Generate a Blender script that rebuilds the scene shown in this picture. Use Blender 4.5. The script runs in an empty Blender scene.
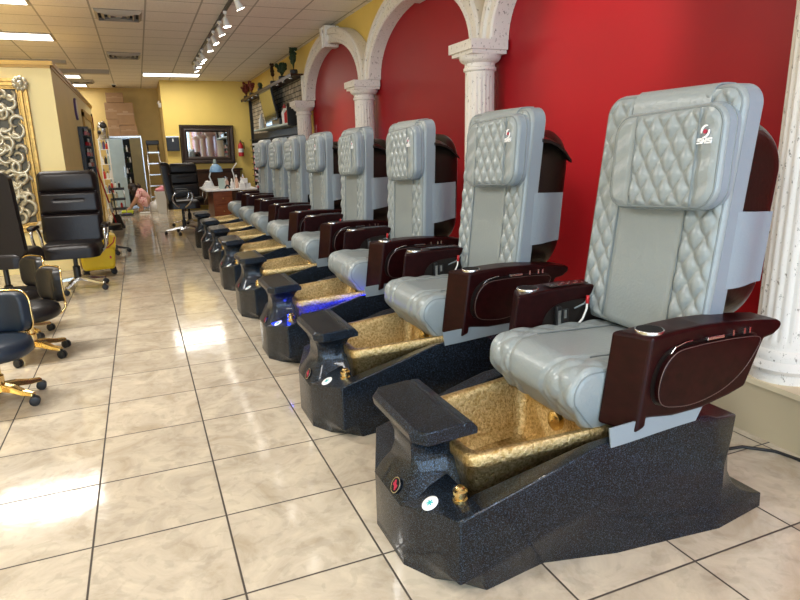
import bpy, math, random
from mathutils import Vector, Matrix
random.seed(7)
PI = math.pi
sc = bpy.context.scene
col = sc.collection

# ------------------------------------------------------------------ materials
def newmat(name):
    m = bpy.data.materials.new(name); m.use_nodes = True
    nt = m.node_tree; b = nt.nodes['Principled BSDF']
    return m, nt, b

def P(name, color, rough=0.5, metal=0.0, coat=0.0, emit=None, estr=0.0, bump=0.0, bscale=40.0, var=0.0, vscale=6.0, trans=0.0, sheen=0.0, spec=0.5):
    m, nt, b = newmat(name)
    b.inputs['Base Color'].default_value = (*color, 1)
    b.inputs['Roughness'].default_value = rough
    b.inputs['Metallic'].default_value = metal
    b.inputs['Coat Weight'].default_value = coat
    b.inputs['Coat Roughness'].default_value = 0.08
    b.inputs['Specular IOR Level'].default_value = spec
    if trans: b.inputs['Transmission Weight'].default_value = trans
    if emit:
        b.inputs['Emission Color'].default_value = (*emit, 1)
        b.inputs['Emission Strength'].default_value = estr
    tc = nt.nodes.new('ShaderNodeTexCoord')
    if bump:
        n = nt.nodes.new('ShaderNodeTexNoise'); n.inputs['Scale'].default_value = bscale; n.inputs['Detail'].default_value = 3
        nt.links.new(tc.outputs['Object'], n.inputs['Vector'])
        bp = nt.nodes.new('ShaderNodeBump'); bp.inputs['Strength'].default_value = bump; bp.inputs['Distance'].default_value = 0.01
        nt.links.new(n.outputs['Fac'], bp.inputs['Height']); nt.links.new(bp.outputs['Normal'], b.inputs['Normal'])
    if var:
        n = nt.nodes.new('ShaderNodeTexNoise'); n.inputs['Scale'].default_value = vscale; n.inputs['Detail'].default_value = 4
        nt.links.new(tc.outputs['Object'], n.inputs['Vector'])
        r = nt.nodes.new('ShaderNodeValToRGB')
        r.color_ramp.elements[0].position = .3; r.color_ramp.elements[1].position = .7
        r.color_ramp.elements[0].color = (*[max(0, c*(1-var)) for c in color], 1)
        r.color_ramp.elements[1].color = (*[min(1, c*(1+var)) for c in color], 1)
        nt.links.new(n.outputs['Fac'], r.inputs['Fac']); nt.links.new(r.outputs['Color'], b.inputs['Base Color'])
    return m

TX0, TY0, TDX, TDY = .1547, 2.620, .4572, .4613
def mat_floor():
    m, nt, b = newmat('floor tile'); N = nt.nodes.new; L = nt.links.new
    g = N('ShaderNodeNewGeometry'); s = N('ShaderNodeSeparateXYZ'); L(g.outputs['Position'], s.inputs[0])
    def ma(op, a, bb=None, c=None):
        n = N('ShaderNodeMath'); n.operation = op
        for i, v in enumerate((a, bb, c)):
            if v is None: continue
            if isinstance(v, (int, float)): n.inputs[i].default_value = v
            else: L(v, n.inputs[i])
        return n.outputs[0]
    fx = ma('DIVIDE', ma('SUBTRACT', s.outputs['X'], TX0), TDX); fy = ma('DIVIDE', ma('SUBTRACT', s.outputs['Y'], TY0), TDY)
    def edge(f):
        fr = ma('FRACT', f); return ma('MINIMUM', fr, ma('SUBTRACT', 1.0, fr))
    e = ma('MINIMUM', edge(fx), edge(fy))
    grout = ma('SMOOTH_MIN', 1.0, ma('DIVIDE', ma('MAXIMUM', ma('SUBTRACT', e, .0058), 0.0), .004), .0)
    # per tile variation
    cx = N('ShaderNodeCombineXYZ'); L(ma('FLOOR', fx), cx.inputs[0]); L(ma('FLOOR', fy), cx.inputs[1])
    wn = N('ShaderNodeTexWhiteNoise'); L(cx.outputs[0], wn.inputs['Vector'])
    off = N('ShaderNodeVectorMath'); off.operation = 'MULTIPLY_ADD'; L(wn.outputs['Color'], off.inputs[0]); off.inputs[1].default_value = (9, 9, 9); L(g.outputs['Position'], off.inputs[2])
    n1 = N('ShaderNodeTexNoise'); n1.inputs['Scale'].default_value = 4.5; n1.inputs['Detail'].default_value = 8; n1.inputs['Roughness'].default_value = .65; n1.inputs['Distortion'].default_value = .8
    L(off.outputs[0], n1.inputs['Vector'])
    r = N('ShaderNodeValToRGB'); el = r.color_ramp.elements
    el[0].position = .32; el[0].color = (.45, .375, .27, 1); el[1].position = .66; el[1].color = (.67, .585, .445, 1)
    x = el.new(.48); x.color = (.55, .475, .37, 1)
    L(n1.outputs['Fac'], r.inputs['Fac'])
    # fine veins
    n2 = N('ShaderNodeTexNoise'); n2.inputs['Scale'].default_value = 16; n2.inputs['Detail'].default_value = 6; n2.inputs['Distortion'].default_value = .6
    L(off.outputs[0], n2.inputs['Vector'])
    vr = N('ShaderNodeMapRange'); vr.inputs[1].default_value = .40; vr.inputs[2].default_value = .46; vr.inputs[3].default_value = .90; vr.inputs[4].default_value = 1
    L(n2.outputs['Fac'], vr.inputs[0])
    hv = N('ShaderNodeMapRange'); hv.inputs[3].default_value = .92; hv.inputs[4].default_value = 1.06; L(wn.outputs['Value'], hv.inputs[0])
    mul = N('ShaderNodeVectorMath'); mul.operation = 'SCALE'; L(r.outputs['Color'], mul.inputs[0]); L(ma('MULTIPLY', vr.outputs[0], hv.outputs[0]), mul.inputs['Scale'])
    mx = N('ShaderNodeMix'); mx.data_type = 'RGBA'; L(grout, mx.inputs[0]); mx.inputs[6].default_value = (.055, .042, .032, 1); L(mul.outputs[0], mx.inputs[7])
    L(mx.outputs[2], b.inputs['Base Color'])
    rr = N('ShaderNodeMapRange'); rr.inputs[3].default_value = .8; rr.inputs[4].default_value = .10; L(grout, rr.inputs[0]); L(rr.outputs[0], b.inputs['Roughness'])
    b.inputs['Specular IOR Level'].default_value = .62
    bp = N('ShaderNodeBump'); bp.inputs['Strength'].default_value = .5; bp.inputs['Distance'].default_value = .004
    n3 = N('ShaderNodeTexNoise'); n3.inputs['Scale'].default_value = 7; n3.inputs['Detail'].default_value = 3; L(g.outputs['Position'], n3.inputs['Vector'])
    L(ma('ADD', grout, ma('MULTIPLY', n3.outputs['Fac'], .5)), bp.inputs['Height']); L(bp.outputs['Normal'], b.inputs['Normal'])
    return m

def mat_ceiling():
    m, nt, b = newmat('ceiling tile'); N = nt.nodes.new; L = nt.links.new
    g = N('ShaderNodeNewGeometry'); s = N('ShaderNodeSeparateXYZ'); L(g.outputs['Position'], s.inputs[0])
    def ma(op, a, bb=None):
        n = N('ShaderNodeMath'); n.operation = op
        for i, v in enumerate((a, bb)):
            if v is None: continue
            if isinstance(v, (int, float)): n.inputs[i].default_value = v
            else: L(v, n.inputs[i])
        return n.outputs[0]
    def edge(v, o, d):
        fr = ma('FRACT', ma('DIVIDE', ma('SUBTRACT', v, o), d)); return ma('MINIMUM', fr, ma('SUBTRACT', 1.0, fr))
    e = ma('MINIMUM', edge(s.outputs['X'], -.317, .61), edge(s.outputs['Y'], .15, .61))
    gr = ma('LESS_THAN', e, .018)
    n1 = N('ShaderNodeTexNoise'); n1.inputs['Scale'].default_value = 60; n1.inputs['Detail'].default_value = 3; L(g.outputs['Position'], n1.inputs['Vector'])
    r = N('ShaderNodeValToRGB'); el = r.color_ramp.elements
    el[0].position = .35; el[0].color = (.82, .77, .74, 1); el[1].position = .6; el[1].color = (.90, .85, .81, 1)
    L(n1.outputs['Fac'], r.inputs['Fac'])
    mx = N('ShaderNodeMix'); mx.data_type = 'RGBA'; L(gr, mx.inputs[0]); L(r.outputs['Color'], mx.inputs[6]); mx.inputs[7].default_value = (.45, .42, .39, 1)
    L(mx.outputs[2], b.inputs['Base Color']); b.inputs['Roughness'].default_value = .85
    return m

def mat_sparkle():
    m, nt, b = newmat('black sparkle gelcoat'); N = nt.nodes.new; L = nt.links.new
    tc = N('ShaderNodeTexCoord')
    v = N('ShaderNodeTexVoronoi'); v.inputs['Scale'].default_value = 500; L(tc.outputs['Object'], v.inputs['Vector'])
    sp = N('ShaderNodeSeparateColor'); L(v.outputs['Color'], sp.inputs[0])
    gt = N('ShaderNodeMapRange'); gt.inputs[1].default_value = .72; gt.inputs[2].default_value = 1.0; L(sp.outputs[0], gt.inputs[0])
    mx = N('ShaderNodeMix'); mx.data_type = 'RGBA'; L(gt.outputs[0], mx.inputs[0]); mx.inputs[6].default_value = (.002, .0025, .004, 1); mx.inputs[7].default_value = (.06, .10, .165, 1)  # flake blue carries the tint of reflected daylight
    L(mx.outputs[2], b.inputs['Base Color'])
    mm = N('ShaderNodeMath'); mm.operation = 'MULTIPLY'; L(gt.outputs[0], mm.inputs[0]); mm.inputs[1].default_value = .8; L(mm.outputs[0], b.inputs['Metallic'])
    b.inputs['Roughness'].default_value = .30; b.inputs['Specular IOR Level'].default_value = .15; b.inputs['Coat Weight'].default_value = .40; b.inputs['Coat Roughness'].default_value = .04
    # flakes catch the light at different angles
    nm = N('ShaderNodeBump'); nm.inputs['Strength'].default_value = .35; nm.inputs['Distance'].default_value = .003
    L(sp.outputs[1], nm.inputs['Height']); L(nm.outputs['Normal'], b.inputs['Normal'])
    return m

def mat_gold():
    m, nt, b = newmat('hammered gold basin'); N = nt.nodes.new; L = nt.links.new
    tc = N('ShaderNodeTexCoord')
    n = N('ShaderNodeTexNoise'); n.inputs['Scale'].default_value = 85; n.inputs['Detail'].default_value = 4; n.inputs['Roughness'].default_value = .7; L(tc.outputs['Object'], n.inputs['Vector'])
    r = N('ShaderNodeValToRGB'); el = r.color_ramp.elements
    el[0].position = .36; el[0].color = (.38, .24, .07, 1); el[1].position = .62; el[1].color = (.78, .60, .32, 1)
    L(n.outputs['Fac'], r.inputs['Fac']); L(r.outputs['Color'], b.inputs['Base Color'])
    b.inputs['Metallic'].default_value = .95; b.inputs['Roughness'].default_value = .34
    bp = N('ShaderNodeBump'); bp.inputs['Strength'].default_value = .9; bp.inputs['Distance'].default_value = .006
    L(n.outputs['Fac'], bp.inputs['Height']); L(bp.outputs['Normal'], b.inputs['Normal'])
    return m

def mat_plaster():
    m, nt, b = newmat('pitted travertine plaster'); N = nt.nodes.new; L = nt.links.new
    tc = N('ShaderNodeTexCoord')
    mp = N('ShaderNodeMapping'); mp.inputs['Scale'].default_value = (1, 1, .6); L(tc.outputs['Object'], mp.inputs['Vector'])
    n = N('ShaderNodeTexNoise'); n.inputs['Scale'].default_value = 48; n.inputs['Detail'].default_value = 4; n.inputs['Roughness'].default_value = .7; L(mp.outputs[0], n.inputs['Vector'])
    r = N('ShaderNodeValToRGB'); el = r.color_ramp.elements
    el[0].position = .33; el[0].color = (.22, .19, .15, 1); el[1].position = .40; el[1].color = (.78, .74, .68, 1)
    L(n.outputs['Fac'], r.inputs['Fac']); L(r.outputs['Color'], b.inputs['Base Color']); b.inputs['Roughness'].default_value = .7
    bp = N('ShaderNodeBump'); bp.inputs['Strength'].default_value = .6; bp.inputs['Distance'].default_value = .006
    L(n.outputs['Fac'], bp.inputs['Height']); L(bp.outputs['Normal'], b.inputs['Normal'])
    return m

def mat_stone():
    m, nt, b = newmat('stacked stone wall'); N = nt.nodes.new; L = nt.links.new
    tc = N('ShaderNodeTexCoord')
    mp = N('ShaderNodeMapping'); mp.inputs['Rotation'].default_value = (0, 0, 0); L(tc.outputs['Object'], mp.inputs['Vector'])
    sx = N('ShaderNodeSeparateXYZ'); L(mp.outputs[0], sx.inputs[0]); cb = N('ShaderNodeCombineXYZ'); L(sx.outputs[1], cb.inputs[0]); L(sx.outputs[2], cb.inputs[1])
    br = N('ShaderNodeTexBrick'); br.inputs['Scale'].default_value = 1; br.inputs['Brick Width'].default_value = .26; br.inputs['Row Height'].default_value = .085
    br.inputs['Mortar Size'].default_value = .008; br.inputs['Color1'].default_value = (.66, .58, .44, 1); br.inputs['Color2'].default_value = (.36, .31, .23, 1); br.inputs['Mortar'].default_value = (.05, .04, .03, 1)
    L(cb.outputs[0], br.inputs['Vector']); 
    n = N('ShaderNodeTexNoise'); n.inputs['Scale'].default_value = 12; L(tc.outputs['Object'], n.inputs['Vector'])
    mx = N('ShaderNodeMix'); mx.data_type = 'RGBA'; mx.blend_type = 'MULTIPLY'; mx.inputs[0].default_value = .8; L(br.outputs['Color'], mx.inputs[6])
    r = N('ShaderNodeValToRGB'); r.color_ramp.elements[0].position = .35; r.color_ramp.elements[0].color = (.4, .4, .4, 1); r.color_ramp.elements[1].position = .6
    L(n.outputs['Fac'], r.inputs['Fac']); L(r.outputs['Color'], mx.inputs[7])
    L(mx.outputs[2], b.inputs['Base Color']); b.inputs['Roughness'].default_value = .8
    return m

def mat_wood(name, c1, c2, rough=.35, sc_=(1, 1, 8)):
    m, nt, b = newmat(name); N = nt.nodes.new; L = nt.links.new
    tc = N('ShaderNodeTexCoord'); mp = N('ShaderNodeMapping'); mp.inputs['Scale'].default_value = sc_; L(tc.outputs['Object'], mp.inputs['Vector'])
    n = N('ShaderNodeTexNoise'); n.inputs['Scale'].default_value = 6; n.inputs['Detail'].default_value = 5; L(mp.outputs[0], n.inputs['Vector'])
    r = N('ShaderNodeValToRGB'); r.color_ramp.elements[0].position = .3; r.color_ramp.elements[0].color = (*c1, 1); r.color_ramp.elements[1].position = .7; r.color_ramp.elements[1].color = (*c2, 1)
    L(n.outputs['Fac'], r.inputs['Fac']); L(r.outputs['Color'], b.inputs['Base Color']); b.inputs['Roughness'].default_value = rough
    b.inputs['Coat Weight'].default_value = .06; b.inputs['Coat Roughness'].default_value = .2; b.inputs['Specular IOR Level'].default_value = .13
    return m

MT = {}
MT['floor'] = mat_floor(); MT['ceil'] = mat_ceiling(); MT['sparkle'] = mat_sparkle(); MT['gold'] = mat_gold(); MT['plaster'] = mat_plaster(); MT['stone'] = mat_stone()
MT['yellow'] = P('yellow wall paint', (.82, .60, .15), .55, var=.05, vscale=1.5)
MT['cream'] = P('pale yellow wall paint', (.90, .75, .36), .55, var=.04, vscale=1.5)
MT['tanwall'] = P('tan wall paint', (.60, .44, .16), .6, var=.05)
MT['red'] = P('red wall paint', (.31, .006, .011), .40, var=.06, vscale=1.2, spec=.22)
MT['ledge'] = P('beige ledge paint', (.55, .45, .29), .5, var=.04, vscale=2)
MT['ledgetop'] = P('cream ledge trim', (.72, .60, .40), .5, var=.05)
MT['leather'] = P('pale grey leather', (.25, .285, .295), .29, bump=.15, bscale=90, spec=.5)
MT['leather_side'] = P('grey leather with daylight blue', (.23, .28, .32), .42, bump=.12, bscale=60)  # cool daylight on the cushion sides and flaps put into the colour
MT['stitch'] = P('grey piping cord', (.17, .20, .21), .5)
MT['shell'] = P('dark brown leather', (.009, .006, .004), .35, coat=.1, spec=.3, bump=.1, bscale=60)
MT['arm'] = mat_wood('mahogany arm', (.009, .0010, .0012), (.020, .0028, .0030), .36, (6, .6, 6))
MT['armdark'] = P('black brown plastic and recess shade', (.008, .005, .004), .3)  # plastic of the control strip, also painted shade for the arm recesses
MT['trayedge'] = P('brown tray edge', (.16, .11, .10), .3, .5)
MT['silver'] = P('silver metal', (.62, .62, .62), .25, 1)
MT['chrome'] = P('chrome', (.8, .8, .8), .12, 1)
MT['brass'] = P('polished gold metal', (.75, .55, .24), .2, 1)
MT['cup'] = P('black cup', (.006, .006, .007), .65, spec=.2)
MT['white'] = P('white plastic', (.8, .8, .78), .4)
MT['whiteprint'] = P('white print', (.85, .86, .88), .5)
MT['redprint'] = P('dark red print', (.40, .008, .045), .5)
MT['teal'] = P('teal print', (.02, .45, .48), .5)
MT['blackp'] = P('black plastic', (.010, .010, .011), .35, bump=.05)
MT['blackrub'] = P('black rubber', (.012, .012, .014), .5)
MT['blackleather'] = P('black leather', (.008, .007, .0075), .38, spec=.35, bump=.12, bscale=50)
MT['brownleather'] = P('very dark brown leather', (.008, .005, .005), .36, spec=.3, bump=.12, bscale=50)
MT['navyleather'] = P('navy black leather', (.010, .018, .032), .4, spec=.4, bump=.1, bscale=50)
MT['bucket'] = P('yellow bucket plastic', (.85, .60, .02), .4, var=.06)
MT['redp'] = P('red plastic', (.5, .015, .02), .4)
MT['oldgold'] = P('antique gold frame', (.50, .30, .08), .35, .6, var=.3, vscale=30)
MT['oldsilver'] = P('champagne relief', (.50, .45, .33), .35, .55, var=.35, vscale=25)
MT['artback'] = P('dark relief ground', (.10, .085, .05), .5)
MT['mirrorframe'] = P('dark carved frame', (.030, .016, .010), .4, var=.5, vscale=30, bump=.8, bscale=30)
MT['mirror'] = P('mirror glass', (.82, .84, .84), .03, 1)
MT['cardboard'] = P('cardboard', (.36, .22, .12), .8, var=.08, vscale=5)
MT['tape'] = P('parcel tape', (.45, .30, .17), .35)
MT['fridge'] = P('pale blue door', (.42, .55, .62), .3, var=.06)
MT['olive'] = P('olive panel', (.20, .17, .085), .5, var=.06)
MT['darkshelf'] = P('dark shelf', (.020, .018, .018), .5)
MT['deskwood'] = mat_wood('red brown desk wood', (.15, .042, .016), (.24, .075, .03), .3)
MT['darkwood'] = mat_wood('dark console wood', (.03, .014, .008), (.06, .028, .014), .4)
MT['doorwood'] = P('golden door frame', (.55, .32, .05), .45, var=.08)
MT['skin'] = P('skin', (.55, .30, .20), .5)
MT['pink'] = P('pink floral cloth', (.90, .55, .48), .8, var=.3, vscale=30)
def mat_floral():
    m, nt, b = newmat('pink floral print cloth'); N = nt.nodes.new; L = nt.links.new
    tc = N('ShaderNodeTexCoord'); v = N('ShaderNodeTexVoronoi'); v.inputs['Scale'].default_value = 26; L(tc.outputs['Object'], v.inputs['Vector'])
    r = N('ShaderNodeValToRGB'); el = r.color_ramp.elements; el[0].position = .25; el[0].color = (.62, .10, .12, 1); el[1].position = .42; el[1].color = (.93, .58, .56, 1)
    L(v.outputs['Distance'], r.inputs['Fac']); L(r.outputs['Color'], b.inputs['Base Color']); b.inputs['Roughness'].default_value = .85
    return m
MT['pink'] = mat_floral()
MT['hair'] = P('dark brown hair', (.018, .008, .006), .5, bump=.6, bscale=60)
MT['lime'] = P('lime cloth', (.62, .70, .05), .8)
MT['lampblue'] = P('pale blue lamp shade', (.25, .45, .68), .35)
MT['leafg'] = P('dark green leaf', (.02, .045, .015), .5)
MT['leafr'] = P('dark red leaf', (.16, .02, .015), .5)
MT['screen'] = P('screen with yellow reflection', (.20, .17, .05), .12)  # yellow reflection on the screen put into its base colour
MT['vent'] = P('grey vent metal', (.42, .38, .33), .5)
MT['ventdark'] = P('vent opening', (.03, .027, .024), .7)
MT['lightpanel'] = P('lit diffuser', (.9, .9, .86), .5, emit=(1, .97, .90), estr=3.0)
MT['bulb'] = P('lit spot bulb', (.9, .9, .86), .5, emit=(1, .93, .82), estr=22.0)
MT['led'] = P('blue led strip', (.01, .01, .5), .5, emit=(0, .012, 1.0), estr=9.0)
MT['cord'] = P('black cord', (.01, .009, .009), .5)
MT['greytowel'] = P('pale green box', (.40, .50, .47), .5)
MT['purple'] = P('purple', (.13, .10, .3), .5)
MT['soffit'] = P('soffit strip paint', (.42, .38, .33), .7)  # one even colour for the thin strips at the ceiling step

# ------------------------------------------------------------------ mesh helpers
class MB:
    def __init__(s): s.v = []; s.f = []; s.m = []; s.mi = 0
    def add(s, vs, fs, T=None):
        o = len(s.v)
        s.v += [tuple(T @ Vector(p)) if T else tuple(p) for p in vs]
        s.f += [tuple(o+i for i in f) for f in fs]; s.m += [s.mi]*len(fs)
        return s
    def box(s, c, d, rz=0, T=None):
        hx, hy, hz = d[0]/2, d[1]/2, d[2]/2
        vs = []
        for z in (-hz, hz):
            for x, y in ((-hx, -hy), (hx, -hy), (hx, hy), (-hx, hy)):
                X = x*math.cos(rz)-y*math.sin(rz); Y = x*math.sin(rz)+y*math.cos(rz)
                vs.append((c[0]+X, c[1]+Y, c[2]+z))
        return s.add(vs, [(3, 2, 1, 0), (4, 5, 6, 7), (0, 1, 5, 4), (1, 2, 6, 5), (2, 3, 7, 6), (3, 0, 4, 7)], T)
    def bx(s, x0, x1, y0, y1, z0, z1): return s.box(((x0+x1)/2, (y0+y1)/2, (z0+z1)/2), (x1-x0, y1-y0, z1-z0))
    def loft(s, rings, cap=True, closed=True, loop=False, T=None):
        n = len(rings[0]); vs = [p for r in rings for p in r]; fs = []
        R = len(rings)
        for i in range(R if loop else R-1):
            a, b = i*n, ((i+1) % R)*n
            for j in range(n if closed else n-1):
                k = (j+1) % n
                fs.append((a+j, a+k, b+k, b+j))
        if cap and not loop: fs.append(tuple(range(n-1, -1, -1))); fs.append(tuple((R-1)*n+j for j in range(n)))
        return s.add(vs, fs, T)
    def lathe(s, prof, c=(0, 0, 0), n=20, cap=True, T=None):
        return s.loft([[(c[0]+r*math.cos(2*PI*k/n), c[1]+r*math.sin(2*PI*k/n), c[2]+z) for k in range(n)] for r, z in prof], cap, T=T)
    def tube(s, pts, r, n=8, closed=False):
        pts = [Vector(p) for p in pts]; rings = []; N = len(pts)
        rr = r if isinstance(r, (list, tuple)) else [r]*N
        up = None
        for i, p in enumerate(pts):
            if closed: t = (pts[(i+1) % N]-pts[i-1]).normalized()
            else: t = (pts[min(i+1, N-1)]-pts[max(i-1, 0)]).normalized()
            if up is None:
                a = Vector((0, 0, 1)) if abs(t.z) < .9 else Vector((1, 0, 0)); up = t.cross(a).normalized()
            else:
                up = (up - t*up.dot(t)); up = up.normalized() if up.length > 1e-6 else t.orthogonal().normalized()
            w = t.cross(up)
            rings.append([tuple(p+up*rr[i]*math.cos(2*PI*k/n)+w*rr[i]*math.sin(2*PI*k/n)) for k in range(n)])
        return s.loft(rings, cap=not closed, loop=closed)
    def ball(s, c, r, n=12, T=None):
        r = r if isinstance(r, (list, tuple)) else (r, r, r); m = max(4, n//2); rings = []
        for i in range(m+1):
            a = -PI/2+PI*i/m; a = max(-PI/2+.02, min(PI/2-.02, a))
            rings.append([(c[0]+r[0]*math.cos(a)*math.cos(2*PI*k/n), c[1]+r[1]*math.cos(a)*math.sin(2*PI*k/n), c[2]+r[2]*math.sin(a)) for k in range(n)])
        return s.loft(rings, True, T=T)
    def prism(s, poly, f0, f1, T=None):
        """poly: 2d points; f0,f1 map (a,b)->xyz for both ends"""
        n = len(poly); vs = [f0(*p) for p in poly]+[f1(*p) for p in poly]
        fs = [tuple(range(n-1, -1, -1)), tuple(range(n, 2*n))]+[(i, (i+1) % n, n+(i+1) % n, n+i) for i in range(n)]
        return s.add(vs, fs, T)
    def build(s, name, mat, parent=None, smooth=False, bevel=0, angle=None, seg=2, subsurf=0):
        me = bpy.data.meshes.new(name); me.from_pydata(s.v, [], s.f); me.validate()
        ms = mat if isinstance(mat, (list, tuple)) else [mat]
        for m in ms: me.materials.append(m)
        if len(ms) > 1 and len(me.polygons) == len(s.m):
            me.polygons.foreach_set('material_index', s.m)
        import bmesh
        bm = bmesh.new(); bm.from_mesh(me); bmesh.ops.recalc_face_normals(bm, faces=bm.faces); bm.to_mesh(me); bm.free()
        if smooth:
            me.polygons.foreach_set('use_smooth', [True]*len(me.polygons))
            if angle: me.set_sharp_from_angle(angle=math.radians(angle))
        o = bpy.data.objects.new(name, me); col.objects.link(o)
        if parent: o.parent = parent
        if bevel:
            b = o.modifiers.new('bevel', 'BEVEL'); b.width = bevel; b.segments = seg; b.limit_method = 'ANGLE'; b.angle_limit = math.radians(32)
        if subsurf:
            b = o.modifiers.new('subsurf', 'SUBSURF'); b.levels = subsurf; b.render_levels = subsurf
        return o

def thing(name, label, cat, loc=(0, 0, 0), rz=0, group=None):
    o = bpy.data.objects.new(name, None); col.objects.link(o); o.location = loc; o.rotation_euler = (0, 0, rz)
    o.empty_display_size = .1
    o['label'] = label; o['category'] = cat
    if group: o['group'] = group
    return o
def tag(o, label, cat, group=None, loc=None):
    o['label'] = label; o['category'] = cat
    if group: o['group'] = group
    if loc: o.location = loc
    return o
def struct(o): o['kind'] = 'structure'; return o
def dup(root, loc=None, rz=None, label=None, group=None):
    def cp(o, parent):
        c = o.copy(); col.objects.link(c)
        if parent: c.parent = parent
        for ch in [x for x in kids.get(o.name, [])]: cp(ch, c)
        return c
    kids = {}
    for o in bpy.data.objects:
        if o.parent: kids.setdefault(o.parent.name, []).append(o)
    r = cp(root, None)
    if loc is not None: r.location = loc
    if rz is not None: r.rotation_euler = (0, 0, rz)
    if label: r['label'] = label
    if group: r['group'] = group
    return r
def lerp(a, b, t): return a+(b-a)*t
def interp(tab, x):
    if x <= tab[0][0]: return tab[0][1]
    for (a, b), (c, d) in zip(tab, tab[1:]):
        if x <= c: return b+(d-b)*(x-a)/(c-a)
    return tab[-1][1]

# ------------------------------------------------------------------ camera
f, pitch, yaw, roll, H = 610.195, .2420, .3907, -.02652, 1.33
fw = Vector((math.sin(yaw)*math.cos(pitch), math.cos(yaw)*math.cos(pitch), -math.sin(pitch)))
rt0 = Vector((math.cos(yaw), -math.sin(yaw), 0)); up0 = rt0.cross(fw)
rt = math.cos(roll)*rt0+math.sin(roll)*up0; up = -math.sin(roll)*rt0+math.cos(roll)*up0
cd = bpy.data.cameras.new('camera'); cam = bpy.data.objects.new('camera', cd); col.objects.link(cam)
M = Matrix((rt, up, -fw)).transposed().to_4x4(); M.translation = Vector((0, 0, H)); cam.matrix_world = M
cd.sensor_width = 36; cd.lens = f/800*36; cd.clip_start = .05; cd.clip_end = 100
sc.camera = cam

# ------------------------------------------------------------------ room shell
CZ = 3.06; WX = 2.80; LX = -4.6; FY = -3.2; BY = 16.2; DY = 18.2; RX = .68
struct(MB().bx(LX, WX+.1, FY, DY+.1, -.1, 0).build('floor', MT['floor']))
struct(MB().bx(LX, WX+.1, FY, DY+.1, CZ, CZ+.1).build('ceiling', MT['ceil']))
COLY = [1.78, 4.575, 7.38, 10.38]; SPR = 2.142
def arch_curve(c, a, rise, n=28): return [(c+a*math.cos(PI*k/n), SPR+rise*math.sin(PI*k/n)) for k in range(n+1)]
w = MB(); w.mi = 0; w.bx(WX, WX+.1, FY, DY+.1, 0, CZ)
w.mi = 1
for i in range(-2, 3):
    h_ = 1.5 if i == 2 else 1.3975; ca = (COLY[0]+2.8*i)+h_; y0, y1 = ca-h_, ca+h_
    if y0 < FY+.1: y0 = FY+.1; 
    pts = [(max(y, FY+.1), z) for y, z in arch_curve(ca, h_-.1, .70)]
    poly = [(y1, .2)]+[(y1, SPR)]+pts+[(y0, SPR), (y0, .2)]
    w.prism(poly, lambda a, b: (WX-.004, a, b), lambda a, b: (WX+.02, a, b))
struct(w.build('wall_right', [MT['yellow'], MT['red']]))
struct(MB().bx(RX, WX, BY, BY+.1, 0, CZ).build('wall_back', MT['yellow']))
struct(MB().bx(LX, RX, DY, DY+.1, 0, CZ).build('wall_far', MT['tanwall']))
struct(MB().bx(RX-.001, RX+.08, BY+.1, DY, 0, CZ).build('wall_return', MT['tanwall']))
struct(MB().bx(LX-.1, LX, FY, DY, 0, CZ).build('wall_left', MT['cream']))
# shop front behind the viewer: low sill, header and mullions, open to daylight
w = MB(); w.bx(LX, WX, FY-.1, FY, 0, .35); w.bx(LX, WX, FY-.1, FY, 2.75, CZ)
for x in (LX+.05, -2.7, -.9, .9, WX-.05): w.bx(x-.05, x+.05, FY-.1, FY, .35, 2.75)
struct(w.build('wall_front', MT['cream']))
# ledge along the right wall
LEX = 2.49
w = MB(); w.mi = 0; w.bx(LEX, WX, FY, 10.5, 0, .245); w.mi = 1; w.bx(LEX-.012, WX, FY, 10.5, .245, .27)
struct(w.build('trim_1', [MT['ledge'], MT['ledgetop']]))
# dropped soffit line across the ceiling on the left
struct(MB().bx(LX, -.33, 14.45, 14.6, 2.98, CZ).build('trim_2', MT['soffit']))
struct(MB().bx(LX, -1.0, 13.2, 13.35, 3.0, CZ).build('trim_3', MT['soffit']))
# partition box on the left
PX = -.80; PY = 8.35; PE = 15.2; PZ = 2.36
w = MB(); w.bx(LX, PX, PY, PY+.12, 0, PZ); w.bx(PX-.12, PX, PY+.12, PE, 0, PZ); w.bx(LX, PX-.12, PE-.12, PE, 0, PZ); struct(w.build('wall_partition', MT['cream']))
w = MB(); w.bx(LX, PX+.03, PY-.03, PY+.13, PZ, PZ+.045); w.bx(PX-.13, PX+.03, PY+.13, PE, PZ, PZ+.045); w.bx(LX, PX+.015, PY-.015, PY-.001, PZ-.03, PZ); w.bx(PX+.001, PX+.015, PY-.015, PE, PZ-.03, PZ)
struct(w.build('trim_4', MT['doorwood']))
# door frame in the side of the partition
w = MB()
for y in (12.2, 14.3): w.bx(PX-.02, PX+.035, y, y+.16, 0, 2.1)
w.bx(PX-.02, PX+.035, 12.2, 14.46, 2.02, 2.14)
struct(w.build('trim_5', MT['doorwood']))
struct(MB().bx(PX-.02, PX+.012, 12.36, 14.3, 0, 2.02).build('door_1', MT['tanwall']))

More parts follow.
